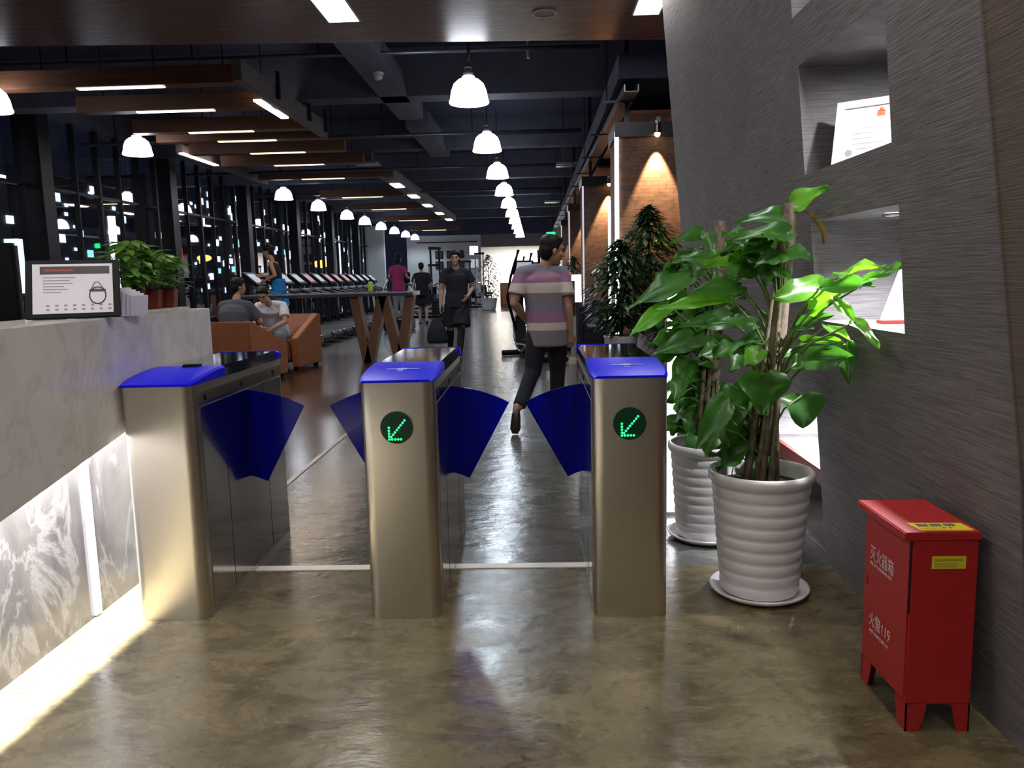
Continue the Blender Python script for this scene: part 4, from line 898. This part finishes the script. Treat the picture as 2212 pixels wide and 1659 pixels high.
# treadmills
def treadmill():
    t = thing('treadmill', '', 'treadmill', (0, 0, 0), 0, 'treadmills in a row facing the windows')
    obj('deck', box(B(), -1.7, -.1, -.34, .34, .06, .2), M['black'], t, bevel=.02)
    obj('belt', box(B(), -1.6, -.08, -.24, .24, .198, .206), M['cloth_black'], t)
    for s in (-1, 1):
        obj('side_rail', box(B(), -1.65, -.12, *sorted((s*.26, s*.345)), .2, .225), M['rail_white'], t, bevel=.006)
        obj('rear_cap', (lambda b: (tube(b, [(-.14, s*.33-.03, .15), (-.14, s*.33+.03, .15)], .095, 16), b)[1])(B()), M['chrome'], t, 'auto')
        obj('upright', tube(B(), [(-1.45, s*.36, .1), (-1.5, s*.36, .7), (-1.52, s*.33, 1.3)], [.045, .035, .035], 8), M['black_metal'], t)
        obj('handrail', tube(B(), [(-1.5, s*.34, 1.12), (-1.2, s*.34, 1.05), (-.95, s*.34, .98)], .022, 8), M['black_metal'], t)
    obj('rear_roller', (lambda b: (tube(b, [(-.12, -.3, .15), (-.12, .3, .15)], .085, 16), b)[1])(B()), M['black'], t, 'auto')
    obj('motor_hood', box(B(), -1.85, -1.55, -.33, .33, .04, .34), M['black'], t, bevel=.05)
    R = Matrix.Rotation(math.radians(42), 3, 'Y')
    c = obj('console', obox(B(), (-1.55, 0, 1.42), (.42, .62, .07), R), M['black'], t, bevel=.02)
    obj('screen', obox(B(), Vector((-1.55, 0, 1.42))+R @ Vector((0, 0, .038)), (.26, .42, .006), R), M['screen'], c)
    obj('control_ledge', obox(B(), (-1.40, 0, 1.17), (.22, .6, .05), Matrix.Rotation(.15, 3, 'Y')), M['rail_white'], t, bevel=.01)
    return t
tm = treadmill()
for k in range(13):
    o = tm if k == 0 else copy_tree(tm)
    o.location = (-4.38, 16.6+1.0*k, 0)
    o['label'] = 'black treadmill with chrome rear caps, %s in the row facing the windows' % ORD[k]
    if k in (4, 6, 7, 8):
        for c in o.children:
            for d in c.children:
                if d.name.startswith('screen'): d.data = d.data.copy(); d.data.materials[0] = M['screen_red']
# dark low partition behind the treadmills' far end and gym machines deep in the hall
def gym_machine(x, y, rz, label, v):
    t = thing('weight_machine', label, 'weight machine', (x, y, 0), rz, 'weight machines deep in the hall')
    obj('base_frame', box(B(), -.5, .5, -.3, .3, 0, .08), M['black_metal'], t, bevel=.01)
    for s in (-1, 1): obj('upright', tube(B(), [(-.35, s*.24, .08), (-.32, s*.24, 1.5+.15*v)], .035, 8), M['rail_white'] if v % 2 else M['black_metal'], t)
    obj('cross_head', box(B(), -.38, -.27, -.28, .28, 1.45+.15*v, 1.55+.15*v), M['black_metal'], t)
    obj('seat', box(B(), .05, .4, -.16, .16, .42, .5), M['black'], t, bevel=.02); obj('backrest', obox(B(), (0, 0, .75), (.08, .32, .5), Matrix.Rotation(-.2, 3, 'Y')), M['black'], t, bevel=.02)
    obj('seat_post', box(B(), .17, .25, -.04, .04, .08, .42), M['chrome'], t)
    bm = B()
    for q in range(8): box(bm, -.42, -.24, -.15, .15, .12+.07*q, .175+.07*q)
    obj('weight_stack', bm, M['chrome'] if v % 2 else M['black_metal'], t)
    obj('press_arm', tube(B(), [(-.2, -.3, 1.2), (.2, -.34, 1.1), (.35, -.3, .9)], .022, 8), M['chrome'], t)
for k, (x, y, rz) in enumerate(((-4.1, 30.5, .3), (-3.3, 33, 1.2), (-5.2, 32, .1), (-4.6, 35.5, 2), (-2.9, 36.5, .8), (-5.9, 36, .4), (-3.75, 27.8, 2.6), (-2.6, 40, 1.0))):
    gym_machine(x, y, rz, 'gym weight machine with black frame deep in the hall, %s from the viewer' % ['third', 'fifth', 'fourth', 'sixth', 'eighth', 'seventh', 'nearest', 'ninth'][k], k)
t = thing('stair_climber', 'dark stair climbing machine the person in magenta stands on', 'gym machine', (-3.66, 21.1, 0))
obj('step_body', box(B(), -.35, .35, -.5, .5, 0, .30), M['black'], t, bevel=.03)
for s in (-1, 1): obj('handrail', tube(B(), [(s*.36, -.4, .2), (s*.38, -.1, 1.1), (s*.36, .45, 1.35)], .025, 8), M['rail_white'], t)
obj('console', obox(B(), (0, .48, 1.4), (.5, .08, .3), Matrix.Rotation(-.4, 3, 'X')), M['black'], t, bevel=.02)
# elliptical trainers
def elliptical(x, y, rz, label):
    t = thing('elliptical_trainer', label, 'elliptical trainer', (x, y, 0), rz, 'elliptical trainers behind the walking man')
    obj('base_rail', tube(B(), [(0, -.9, .06), (0, .5, .06)], [(.05, .04)]*2, 8), M['black_metal'], t)
    for yy, w_ in ((-.9, .32), (.5, .32)): obj('stabilizer', tube(B(), [(-w_, yy, .05), (w_, yy, .05)], .05, 10), M['black'], t)
    fl = obj('flywheel', (lambda b: (tube(b, [(-.06, .25, .42), (.06, .25, .42)], .34, 28), b)[1])(B()), M['black'], t, 'auto')
    b = B(); tube(b, [(-.07, .25+.33*math.cos(k*PI/14), .42+.33*math.sin(k*PI/14)) for k in range(29)], .022, 8); obj('flywheel_ring', b, M['chrome'], fl, True)
    obj('mast', tube(B(), [(0, .35, .1), (0, .42, .9), (0, .3, 1.45)], [.07, .05, .04], 10), M['black'], t)
    for s in (-1, 1):
        obj('pedal_arm', tube(B(), [(s*.15, .25, .42+s*.2), (s*.16, -.35, .3+s*.06), (s*.16, -.75, .12)], .028, 8), M['chrome'], t)
        obj('pedal', box(B(), s*.15-.07, s*.15+.07, -.5, -.15, .34+s*.06, .39+s*.06), M['black'], t, bevel=.01)
        obj('handlebar', tube(B(), [(s*.16, .2, .45), (s*.26, .33, 1.0), (s*.27, .2+s*.1, 1.35), (s*.25, -.0+s*.12, 1.62), (s*.22, -.06+s*.12, 1.78)], [.026, .024, .022, .024, .026], 8), M['black'], t, True)
    obj('console', obox(B(), (0, .24, 1.5), (.34, .06, .26), Matrix.Rotation(.5, 3, 'X')), M['black'], t, bevel=.015)
    obj('screen', obox(B(), (0, .20, 1.515), (.26, .01, .17), Matrix.Rotation(.5, 3, 'X')), M['screen'], t)
elliptical(-.12, 13.2, .35, 'black elliptical trainer with chrome ring just left of the walking man')
elliptical(.12, 15.0, .2, 'black elliptical trainer behind the nearest one, its handlebars above the walking man shoulder')
elliptical(-.05, 17.5, .2, 'black elliptical trainer farthest behind the walking man')
t = thing('orange_cabinet', 'small orange cabinet at the far end of the hall beside the bushy tree', 'cabinet', (-1.15, 36, 0)); obj('body', box(B(), -.45, .4, 0, .5, .0, 1.1), M['leather'], t, bevel=.02); obj('door', box(B(), -.4, .35, -.02, 0, .1, 1.0), M['leather'], t, bevel=.01)
# pictures on the far white wall
k = 0
for zz, row in ((2.6, 'upper'), (2.05, 'lower')):
    for q, x in enumerate((-5.05, -4.45, -3.95)):
        t = thing('picture_frame', 'small dark picture on the far white wall, %s row, %s' % (row, ('left', 'middle', 'right')[q]), 'picture', (x, 41.97, zz), 0, 'dark pictures on the far wall')
        obj('frame', box(B(), -.2, .2, -.03, .02, -.2, .2), M['black'], t, bevel=.01); obj('print', box(B(), -.15, .15, -.034, -.03, -.15, .15), M['dark_print'], t)
for zz, nm, mt in ((2.78, 'bright glowing square display on the far white wall', M['led_white']), (2.1, 'dim round-cornered display under the bright one on the far white wall', M['screen'])):
    t = thing('wall_display', nm, 'display', (-3.2, 41.97, zz)); obj('casing', box(B(), -.26, .26, -.03, .02, -.26, .26), M['rail_white'], t); obj('face', box(B(), -.22, .22, -.036, -.03, -.22, .22), mt, t)
t = thing('wall_rail', 'thin dark rail near the top of the far white wall', 'rail', (-4.6, 41.96, 3.25)); obj('rail', box(B(), -1.6, 1.6, -.03, .0, -.03, .02), M['black'], t)
t = thing('plant_bag', 'low dark weight rack against the far white wall', 'rack', (-3.0, 41.2, 0)); t.name = 'weight_rack'
obj('rack_frame', box(B(), -.9, .9, -.2, .2, .0, .12), M['black_metal'], t); obj('rack_shelf', box(B(), -.8, .8, -.2, .2, .5, .6), M['black_metal'], t); [obj('rack_post', box(B(), a-.03, a+.03, -.1, .1, .1, .52), M['black_metal'], t) for a in (-.7, .7)]

# ================================================================== PEOPLE
def V(*a): return Vector(a)
def body_mesh(name, bm, mat, parent, vox=.012, smooth=6):
    o = obj(name, bm, mat, parent, True)
    r = o.modifiers.new('r', 'REMESH'); r.mode = 'VOXEL'; r.voxel_size = vox; r.use_smooth_shade = True
    if smooth: s = o.modifiers.new('s', 'SMOOTH'); s.factor = .5; s.iterations = smooth
    return bake(o)
def limb(bm, pts, rad, n=12, side=None):
    """closed tapering limb with rounded ends"""
    P_ = [Vector(p) for p in pts]; tube(bm, P_, rad, n, side)
    for p, r in ((P_[0], rad[0]), (P_[-1], rad[-1])):
        q = r if isinstance(r, (int, float)) else min(r)
        ball(bm, p, q, 10, 8)
def hand(bm, w_, d, palm_n, side, size=1.0, curl=.5, vox=.006):
    """palm + four fingers + thumb. w_: wrist, d: direction of hand, palm_n: palm normal, side: +1/-1 thumb side along s"""
    d = Vector(d).normalized(); n = Vector(palm_n); n = (n-d*n.dot(d)).normalized(); s = d.cross(n)*side; k = size
    tube(bm, [w_-d*.02, w_+d*.03*k, w_+d*.065*k, w_+d*.09*k], [(.024, .02), (.034*k, .017*k), (.04*k, .016*k), (.037*k, .013*k)], 12, s)
    for q, (off, ln) in enumerate(((.028, .07), (.010, .08), (-.009, .074), (-.027, .058))):
        b0 = w_+d*.088*k+s*off*k; a1 = curl*.6; a2 = curl*1.5
        d1 = (d*math.cos(a1)+n*math.sin(a1)); d2 = (d*math.cos(a2)+n*math.sin(a2))
        p1_ = b0+d1*ln*.5*k; p2_ = p1_+d2*ln*.5*k
        limb(bm, [b0-d*.01, p1_, p2_], [.0098*k, .0092*k, .0078*k], 8)
    b0 = w_+d*.035*k+s*.03*k; p1_ = b0+(d*.6+s*.7+n*.25).normalized()*.035*k; p2_ = p1_+(d*.85+s*.2+n*.35).normalized()*.032*k
    limb(bm, [b0, p1_, p2_], [.0125*k, .011*k, .009*k], 8)
def head(bm, c, f, upv=(0, 0, 1), k=1.0):
    """skull with brow, nose, lips, chin, ears; c: centre of the head, f: facing"""
    f = Vector(f).normalized(); u = Vector(upv); u = (u-f*u.dot(f)).normalized(); s = f.cross(u)
    R = Matrix((s, f, u)).transposed()
    g = lambda a, b, d: c+R @ Vector((a, b, d))*k
    ball(bm, g(0, -.008, .03), (.076*k, .094*k, .09*k), 20, 14, R); ball(bm, g(0, .022, -.035), (.058*k, .066*k, .078*k), 18, 12, R)
    ball(bm, g(0, .06, -.092), (.03*k, .026*k, .022*k), 10, 8, R)                       # chin
    tube(bm, [g(0, .082, .022), g(0, .1, -.012), g(0, .108, -.026), g(0, .086, -.036)], [.009*k, .011*k, .015*k, .012*k], 8)  # nose
    ball(bm, g(0, .086, -.06), (.024*k, .011*k, .009*k), 10, 6, R)                      # lips
    ball(bm, g(0, .08, .03), (.05*k, .014*k, .012*k), 10, 6, R)                         # brow
    for q in (-1, 1):
        ball(bm, g(.078*q, -.006, -.005), (.010*k, .02*k, .032*k), 8, 8, R)
        ball(bm, g(.036*q, .062, -.02), (.026*k, .02*k, .024*k), 8, 8, R)              # cheeks
    return g, R
def face_details(t, c, f, k=1.0):
    f = Vector(f).normalized(); s = f.cross(Vector((0, 0, 1))).normalized(); u = s.cross(f); g = lambda a, b, d: c+(s*a+f*b+u*d)*k
    b = B()
    for q in (-1, 1): ball(b, g(.031*q, .084, .008), (.012*k, .007*k, .006*k), 10, 6, Matrix((s, f, u)).transposed())
    part('eyes', b, M['hair'], t)
    b = B()
    for q in (-1, 1): tube(b, [g(.014*q, .095, .026), g(.034*q, .092, .03), g(.052*q, .078, .025)], .004*k, 6)
    part('eyebrows', b, M['hair'], t)
def hair_cap(t, c, f, k=1.0, vol=1.0, long=0.0, name='hair'):
    f = Vector(f).normalized(); s = f.cross(Vector((0, 0, 1))).normalized(); u = s.cross(f); R = Matrix((s, f, u)).transposed()
    g = lambda a, b, d: c+R @ Vector((a, b, d))*k
    b = B()
    ball(b, g(0, -.02, .058), (.085*k*vol, .096*k*vol, .078*k*vol), 18, 12, R); ball(b, g(0, -.052, .0), (.078*k*vol, .062*k, .085*k), 16, 10, R)
    ball(b, g(0, .05, .095), (.06*k, .034*k, .025*k), 12, 8, R)
    for q in (-1, 1): ball(b, g(.072*q, -.004, .03), (.014*k, .036*k, .04*k), 8, 8, R)
    for _ in range(26):
        a_, e_ = random.uniform(0, 2*PI), random.uniform(.25, 1.2); d = V(math.cos(a_)*math.cos(e_), math.sin(a_)*math.cos(e_), math.sin(e_))
        if d.y > .35 and d.z < .6: continue
        ball(b, g(d.x*.08, d.y*.088-.015, .05+d.z*.078), .017*k, 6, 5)
    if long: tube(b, [g(0, -.05, .04), g(0, -.085, -.06), g(0, -.08, -.06-long)], [(.07*k, .05*k), (.075*k, .045*k), (.05*k, .025*k)], 12, s)
    return body_mesh(name, shift(b, t), M['hair'], t, .009*k, 3)
def shift(bm, t): bmesh.ops.translate(bm, verts=bm.verts, vec=-Vector(t.location)); return bm
def shoe(t, heel, toe, upv, mat, k=1.0):
    heel, toe = Vector(heel), Vector(toe); d = (toe-heel).normalized(); u = Vector(upv).normalized(); s = d.cross(u).normalized(); u = s.cross(d)
    b = B(); L = (toe-heel).length
    ps = [heel+u*.035, heel+d*L*.2+u*.042, heel+d*L*.5+u*.038, heel+d*L*.8+u*.028, toe+u*.022]
    tube(b, ps, [(.03*k, .034), (.038*k, .042), (.042*k, .037), (.046*k, .027), (.025*k, .018)], 14, s)
    o = part('shoe', b, mat, t, smooth=True)
    b = B(); tube(b, [heel-d*.004+u*.006, heel+d*L*.3+u*.006, heel+d*L*.75+u*.006, toe+u*.006], [(.032, .007), (.037, .007), (.046, .007), (.026, .006)], 14, s); part('sole', b, M['black'], o)
    return o

def person(name_label, loc, J, f, clothes, vox=.012, hk=1.0, hands=True, hair_kw={}, curl=.6, chest=(.17, .115), waist=(.145, .105), hipr=(.165, .12), face=True, hface=None, build=1.0, shoe_mat=None):
    """J: joints in world coordinates. clothes: list of (part name, material, kind, args)"""
    t = thing('person', name_label, 'person', loc)
    f = Vector(f).normalized(); side = f.cross(Vector((0, 0, 1))).normalized(); hf = Vector(hface or f)
    sl, sr = J['shoulder_l'], J['shoulder_r']; cs = (sr-sl).normalized(); q = build
    b = B()
    nb = (sl+sr)/2+V(0, 0, .015)
    spine = [J['pelvis']+V(0, 0, -.07), J['pelvis']+V(0, 0, .03), J['waist'], (J['waist']+nb)/2+V(0, 0, .03), nb-V(0, 0, .07), nb+V(0, 0, .0)]
    srad = [(hipr[0]*.7*q, hipr[1]*.8*q), (hipr[0]*q, hipr[1]*q), (waist[0]*q, waist[1]*q), (chest[0]*q, chest[1]*q), (chest[0]*1.02*q, chest[1]*.9*q), (.08*q, .07*q)]
    tube(b, spine, srad, 18, cs)
    hd = J['head']; tube(b, [nb-V(0, 0, .05), nb*.55+hd*.45, hd-V(0, 0, .04)], [.065*q, .054*q, .052*q], 12)
    g, R = head(b, hd, hf, (0, 0, 1), hk)
    for e in 'lr':
        S_, E_, W_ = J['shoulder_'+e], J['elbow_'+e], J['wrist_'+e]
        limb(b, [S_, S_*.5+E_*.5, E_], [.052*q, .047*q, .038*q]); limb(b, [E_, E_*.7+W_*.3, W_], [.039*q, .04*q, .026*q])
        H_, K_, A_ = J['hip_'+e], J['knee_'+e], J['ankle_'+e]
        limb(b, [H_, H_*.55+K_*.45, K_], [.085*q, .075*q, .055*q]); limb(b, [K_, K_*.65+A_*.35, A_], [.055*q, .056*q, .036*q])
        toe, heel = J['toe_'+e], J['heel_'+e]; limb(b, [heel+V(0, 0, .035), (heel+toe)/2+V(0, 0, .04), toe+V(0, 0, .022)], [.03, .034, .02], 10)
        if hands:
            d = J.get('handdir_'+e, (W_-E_)); n_ = J.get('palm_'+e, -cs if e == 'r' else cs)
            hand(b, W_, d, n_, 1 if e == 'r' else -1, 1.0, curl)
    body_mesh('body', shift(b, t), M['skin'], t, vox, 4 if vox < .01 else 3)
    for cname, mat, kind, a in clothes:
        b = B(); g_ = a.get('grow', .018)
        if kind == 'top':
            low = J['pelvis']+V(0, 0, a.get('hem', -.06)); sp_ = [low, J['pelvis']+V(0, 0, .06), J['waist'], (J['waist']+nb)/2+V(0, 0, .03), nb-V(0, 0, .06), nb+V(0, 0, .012)]
            rr = [(hipr[0]*q+g_+.014, hipr[1]*q+g_+.022), (hipr[0]*q+g_+.01, hipr[1]*q+g_+.012), (waist[0]*q+g_+.012, waist[1]*q+g_+.012), (chest[0]*q+g_, chest[1]*q+g_), (chest[0]*.98*q+g_, chest[1]*.9*q+g_), (.06*q+g_, .06*q+g_)]
            tube(b, sp_, rr, 24, cs)
            sv = a.get('sleeve', .75)
            if sv:
                for e in 'lr':
                    S_, E_, W_ = J['shoulder_'+e], J['elbow_'+e], J['wrist_'+e]
                    tube(b, [nb+V(0, 0, .0), nb.lerp(S_, .5)+V(0, 0, .004), S_], [.06*q+g_*.6, .058*q+g_*.5, .054*q+g_*.4], 14); ball(b, S_, .055*q+g_*.4, 12, 8)
                    if sv <= 1: e1 = S_.lerp(E_, sv); tube(b, [S_, S_.lerp(e1, .5), e1], [.055*q+g_*.45, .058*q+g_*.8, .06*q+g_*1.1], 14)
                    else: limb(b, [S_, E_, W_], [.06*q+g_*.6, .05*q+g_*.6, .035+g_*.4])
            if a.get('collar'): tube(b, [nb+V(0, 0, -.02), nb+V(0, 0, .035)], [.07*q+g_, .06*q+g_*.6], 18)
        elif kind == 'trousers':
            wz = a.get('waist', .1)
            tube(b, [J['pelvis']+V(0, 0, -.09), J['pelvis'], J['pelvis']+V(0, 0, wz)], [(hipr[0]*.8*q+g_, hipr[1]*.85*q+g_), (hipr[0]*q+g_, hipr[1]*q+g_), (waist[0]*1.05*q+g_, waist[1]*1.05*q+g_)], 20, cs)
            for e in 'lr':
                H_, K_, A_ = J['hip_'+e], J['knee_'+e], J['ankle_'+e]
                if a.get('to', 1) == 1: limb(b, [H_, H_.lerp(K_, .5), K_], [.078*q+g_, .08*q+g_, .06*q+g_], 16); tube(b, [K_.lerp(H_, .06), K_.lerp(A_, .5), A_.lerp(K_, .02)], [.06*q+g_, .052*q+g_, .046*q+g_], 16); ball(b, K_, .06*q+g_)
                else:
                    e1 = H_.lerp(K_, a['to']); w2 = a.get('wide', .03); tube(b, [H_+V(0, 0, .02), H_.lerp(e1, .5), e1], [.095*q+g_, .092*q+g_+w2*.5, .085*q+g_+w2], 16)
        elif kind == 'socks':
            for e in 'lr':
                K_, A_ = J['knee_'+e], J['ankle_'+e]; tube(b, [H_.lerp(K_, .7), K_, K_.lerp(A_, .35), A_], [.075*q, .064*q, .064*q, .044*q], 14)
        body_mesh(cname, shift(b, t), mat, t, max(vox, .009), 9)
    hair_cap(t, hd, hf, hk, **hair_kw)
    if face: face_details(t, hd, hf, hk)
    for e in 'lr':
        shoe(t, J['heel_'+e], J['toe_'+e], J.get('up_'+e, (0, 0, 1)), shoe_mat or M['black'])
    return t

# 1 - man in striped polo walking away through the right lane, head turned right
J = dict(pelvis=V(.10, 7.06, .90), waist=V(.09, 7.06, 1.05), head=V(.155, 7.06, 1.572), shoulder_l=V(-.115, 7.03, 1.385), shoulder_r=V(.245, 7.09, 1.375),
         elbow_l=V(-.19, 6.99, 1.12), wrist_l=V(-.085, 7.20, .95), elbow_r=V(.285, 7.03, 1.08), wrist_r=V(.31, 7.06, .84), handdir_r=V(.0, .12, -1), palm_r=V(-.4, 1, 0), palm_l=V(1, 0, 0),
         hip_l=V(.01, 7.04, .88), hip_r=V(.19, 7.07, .88), knee_l=V(-.035, 7.0, .50), ankle_l=V(-.165, 6.80, .22), heel_l=V(-.185, 6.74, .20), toe_l=V(-.20, 6.69, .005), up_l=V(0, -1, -.15),
         knee_r=V(.19, 7.22, .49), ankle_r=V(.175, 7.20, .09), heel_r=V(.17, 7.13, .0), toe_r=V(.19, 7.40, .0))
person('person in a striped polo shirt and dark trousers walking away past the turnstiles', (.05, 7.05, 0), J, (.25, 1, 0),
       [('trousers', M['cloth_navy'], 'trousers', dict(grow=.014, waist=.12)), ('polo_shirt', M['stripes'], 'top', dict(hem=-.17, grow=.02, sleeve=.72, collar=True))], vox=.0062, hface=(.95, .35, -.12), hk=1.08,
       chest=(.165, .12), waist=(.15, .115), hipr=(.155, .12), curl=.75, shoe_mat=pbr('dark_brown_shoe', (.03, .018, .015), .4))
# 2 - person in black walking towards the viewer with a bag
J = dict(pelvis=V(-1.29, 12.95, .98), waist=V(-1.285, 12.95, 1.13), head=V(-1.29, 12.88, 1.67), shoulder_l=V(-1.10, 12.94, 1.44), shoulder_r=V(-1.47, 12.94, 1.46),
         elbow_l=V(-1.02, 12.98, 1.20), wrist_l=V(-1.10, 12.82, 1.06), elbow_r=V(-1.53, 12.93, 1.17), wrist_r=V(-1.555, 12.88, .92), palm_l=V(-1, 0, 0), palm_r=V(1, 0, 0),
         hip_l=V(-1.20, 12.95, .93), hip_r=V(-1.38, 12.95, .93), knee_l=V(-1.22, 12.82, .52), ankle_l=V(-1.255, 12.72, .09), heel_l=V(-1.255, 12.78, 0), toe_l=V(-1.255, 12.54, 0),
         knee_r=V(-1.42, 13.0, .51), ankle_r=V(-1.46, 13.3, .18), heel_r=V(-1.46, 13.36, .14), toe_r=V(-1.46, 13.16, .005), up_r=V(0, -.4, 1))
person('person in black shirt and wide black shorts walking toward the viewer carrying a dark bag', (-1.3, 12.9, 0), J, (0, -1, 0),
       [('leggings', M['cloth_black'], 'socks', {}), ('shorts', M['cloth_black'], 'trousers', dict(to=.86, wide=.05)), ('t_shirt', M['cloth_black'], 'top', dict(hem=-.10, grow=.02, sleeve=.62))], vox=.0095, hair_kw=dict(vol=1.08), chest=(.175, .12))
t = thing('tote_bag', 'dark navy bag hanging from the hand of the person in black', 'bag', (-1.62, 12.88, .30))
bm = B(); tube(bm, [(0, 0, .0), (0, 0, .06), (-.01, 0, .22), (-.005, 0, .40)], [(.16, .09), (.18, .1), (.15, .08), (.07, .035)], 16, (1, 0, 0)); obj('bag_body', bm, M['cloth_navy'], t, True)
for s in (-.03, .03): obj('handle', tube(B(), [(-.04, s, .36), (.02, s, .5), (.075, s*.4, .545), (.06, s, .48), (.05, s, .37)], .008, 6), M['cloth_navy'], t)
# 3 - runner in profile on the nearest treadmill
J = dict(pelvis=V(-5.42, 16.6, 1.17), waist=V(-5.45, 16.6, 1.32), head=V(-5.6, 16.6, 2.0), shoulder_l=V(-5.50, 16.42, 1.74), shoulder_r=V(-5.50, 16.78, 1.74),
         elbow_l=V(-5.40, 16.36, 1.50), wrist_l=V(-5.62, 16.40, 1.40), elbow_r=V(-5.55, 16.86, 1.48), wrist_r=V(-5.80, 16.78, 1.50),
         hip_l=V(-5.42, 16.5, 1.12), hip_r=V(-5.42, 16.7, 1.12), knee_l=V(-5.55, 16.5, .72), ankle_l=V(-5.45, 16.5, .30), heel_l=V(-5.42, 16.5, .21), toe_l=V(-5.68, 16.5, .21),
         knee_r=V(-5.40, 16.7, .72), ankle_r=V(-5.12, 16.7, .46), heel_r=V(-5.08, 16.7, .40), toe_r=V(-5.2, 16.7, .25), up_r=V(1, 0, .3))
person('runner in a dark vest with a bright blue lower half on the nearest treadmill', (-5.5, 16.6, 0), J, (-1, 0, 0),
       [('shorts', M['cloth_blue'], 'trousers', dict(to=.6, grow=.03, waist=.26, wide=.06)), ('vest', M['cloth_navy'], 'top', dict(hem=-.02, grow=.008, sleeve=0))], vox=.011, hface=(-1, -.1, -.1), hair_kw=dict(vol=1.15))
# 4 - person in magenta seen from behind
J = dict(pelvis=V(-3.66, 21.1, 1.18), waist=V(-3.66, 21.1, 1.33), head=V(-3.63, 21.15, 1.92), shoulder_l=V(-3.82, 21.1, 1.66), shoulder_r=V(-3.50, 21.1, 1.66),
         elbow_l=V(-3.9, 21.1, 1.42), wrist_l=V(-3.88, 21.35, 1.35), elbow_r=V(-3.42, 21.1, 1.42), wrist_r=V(-3.4, 21.35, 1.38),
         hip_l=V(-3.75, 21.1, 1.13), hip_r=V(-3.58, 21.1, 1.13), knee_l=V(-3.75, 21.15, .74), ankle_l=V(-3.75, 21.1, .39), heel_l=V(-3.75, 21.05, .30), toe_l=V(-3.75, 21.28, .30),
         knee_r=V(-3.58, 21.15, .74), ankle_r=V(-3.58, 21.1, .39), heel_r=V(-3.58, 21.05, .30), toe_r=V(-3.58, 21.28, .30))
person('person in a magenta shirt seen from behind on a stair climber', (-3.66, 21.1, 0), J, (.2, 1, 0),
       [('trousers', M['cloth_lgrey'], 'trousers', {}), ('t_shirt', M['cloth_pink'], 'top', dict(hem=-.14, sleeve=.6))], vox=.015, face=False, build=.88, hair_kw=dict(long=.12, vol=1.05))
# 5 - person in black seen from behind further back
J = dict(pelvis=V(-3.43, 24, .98), waist=V(-3.43, 24, 1.13), head=V(-3.45, 24.03, 1.72), shoulder_l=V(-3.63, 24, 1.47), shoulder_r=V(-3.24, 24, 1.47),
         elbow_l=V(-3.7, 24, 1.2), wrist_l=V(-3.68, 24.15, .98), elbow_r=V(-3.17, 24, 1.2), wrist_r=V(-3.17, 24.12, .98),
         hip_l=V(-3.53, 24, .93), hip_r=V(-3.34, 24, .93), knee_l=V(-3.54, 24.1, .5), ankle_l=V(-3.54, 24, .09), heel_l=V(-3.54, 23.95, 0), toe_l=V(-3.54, 24.2, 0),
         knee_r=V(-3.32, 24, .5), ankle_r=V(-3.31, 23.8, .12), heel_r=V(-3.31, 23.74, .06), toe_r=V(-3.31, 23.95, 0.0))
person('person in loose black shirt and shorts seen from behind, beyond the bar table', (-3.43, 24, 0), J, (-.1, 1, 0),
       [('shorts', M['cloth_black'], 'trousers', dict(to=.8, wide=.05)), ('t_shirt', M['cloth_black'], 'top', dict(hem=-.14, sleeve=.8, grow=.035))], vox=.014, face=False)
# 6 - seated, back to the viewer
def rotJ(J, c, rz): R_ = Matrix.Rotation(rz, 3, 'Z'); return {k: (R_ @ v if k.startswith(('palm', 'up_', 'handdir')) else Vector(c)+R_ @ v) for k, v in J.items()}
sit = dict(pelvis=V(0, -.08, .56), waist=V(0, -.08, .72), head=V(0, .1, 1.30), shoulder_l=V(-.2, -.0, 1.04), shoulder_r=V(.2, -.0, 1.04),
           elbow_l=V(-.27, .12, .82), wrist_l=V(-.12, .34, .74), elbow_r=V(.27, .12, .82), wrist_r=V(.12, .34, .74), hip_l=V(-.1, -.04, .54), hip_r=V(.1, -.04, .54),
           knee_l=V(-.14, .46, .55), knee_r=V(.14, .46, .55), ankle_l=V(-.14, .5, .09), ankle_r=V(.14, .5, .09), heel_l=V(-.14, .45, 0), heel_r=V(.14, .45, 0), toe_l=V(-.14, .7, 0), toe_r=V(.14, .7, 0))
person('person in a dark grey shirt sitting with back to the viewer in the nearer armchair', (-4.2, 10.95, 0), rotJ(sit, (-4.2, 10.95, 0), math.radians(-12)), (.2, 1, 0),
       [('trousers', M['cloth_navy'], 'trousers', {}), ('shirt', M['cloth_grey'], 'top', dict(hem=-.02, sleeve=.8, grow=.035))], vox=.011, face=False, hface=(.75, .65, -.1), chest=(.19, .13), build=1.05)
# 7 - seated, leaning forward, facing the viewer
sit2 = dict(pelvis=V(0, -.05, .56), waist=V(0, .02, .72), head=V(.06, .42, 1.17), shoulder_l=V(-.19, .22, 1.0), shoulder_r=V(.19, .22, 1.0),
            elbow_l=V(-.24, .36, .76), wrist_l=V(-.06, .52, .66), elbow_r=V(.24, .36, .76), wrist_r=V(.05, .52, .66), hip_l=V(-.1, 0, .54), hip_r=V(.1, 0, .54),
            knee_l=V(-.17, .48, .56), knee_r=V(.14, .48, .56), ankle_l=V(-.2, .46, .09), ankle_r=V(.14, .5, .09), heel_l=V(-.2, .42, 0), heel_r=V(.14, .45, 0), toe_l=V(-.22, .67, 0), toe_r=V(.14, .7, 0))
person('person in a white t-shirt sitting and leaning forward in the far armchair', (-4.06, 12.18, 0), rotJ(sit2, (-4.06, 12.18, 0), math.radians(184)), (-.1, -1, 0),
       [('trousers', M['cloth_lgrey'], 'trousers', {}), ('t_shirt', M['cloth_white'], 'top', dict(hem=-.04, sleeve=.7, grow=.02))], vox=.0095, hface=(.1, -.85, -.5))
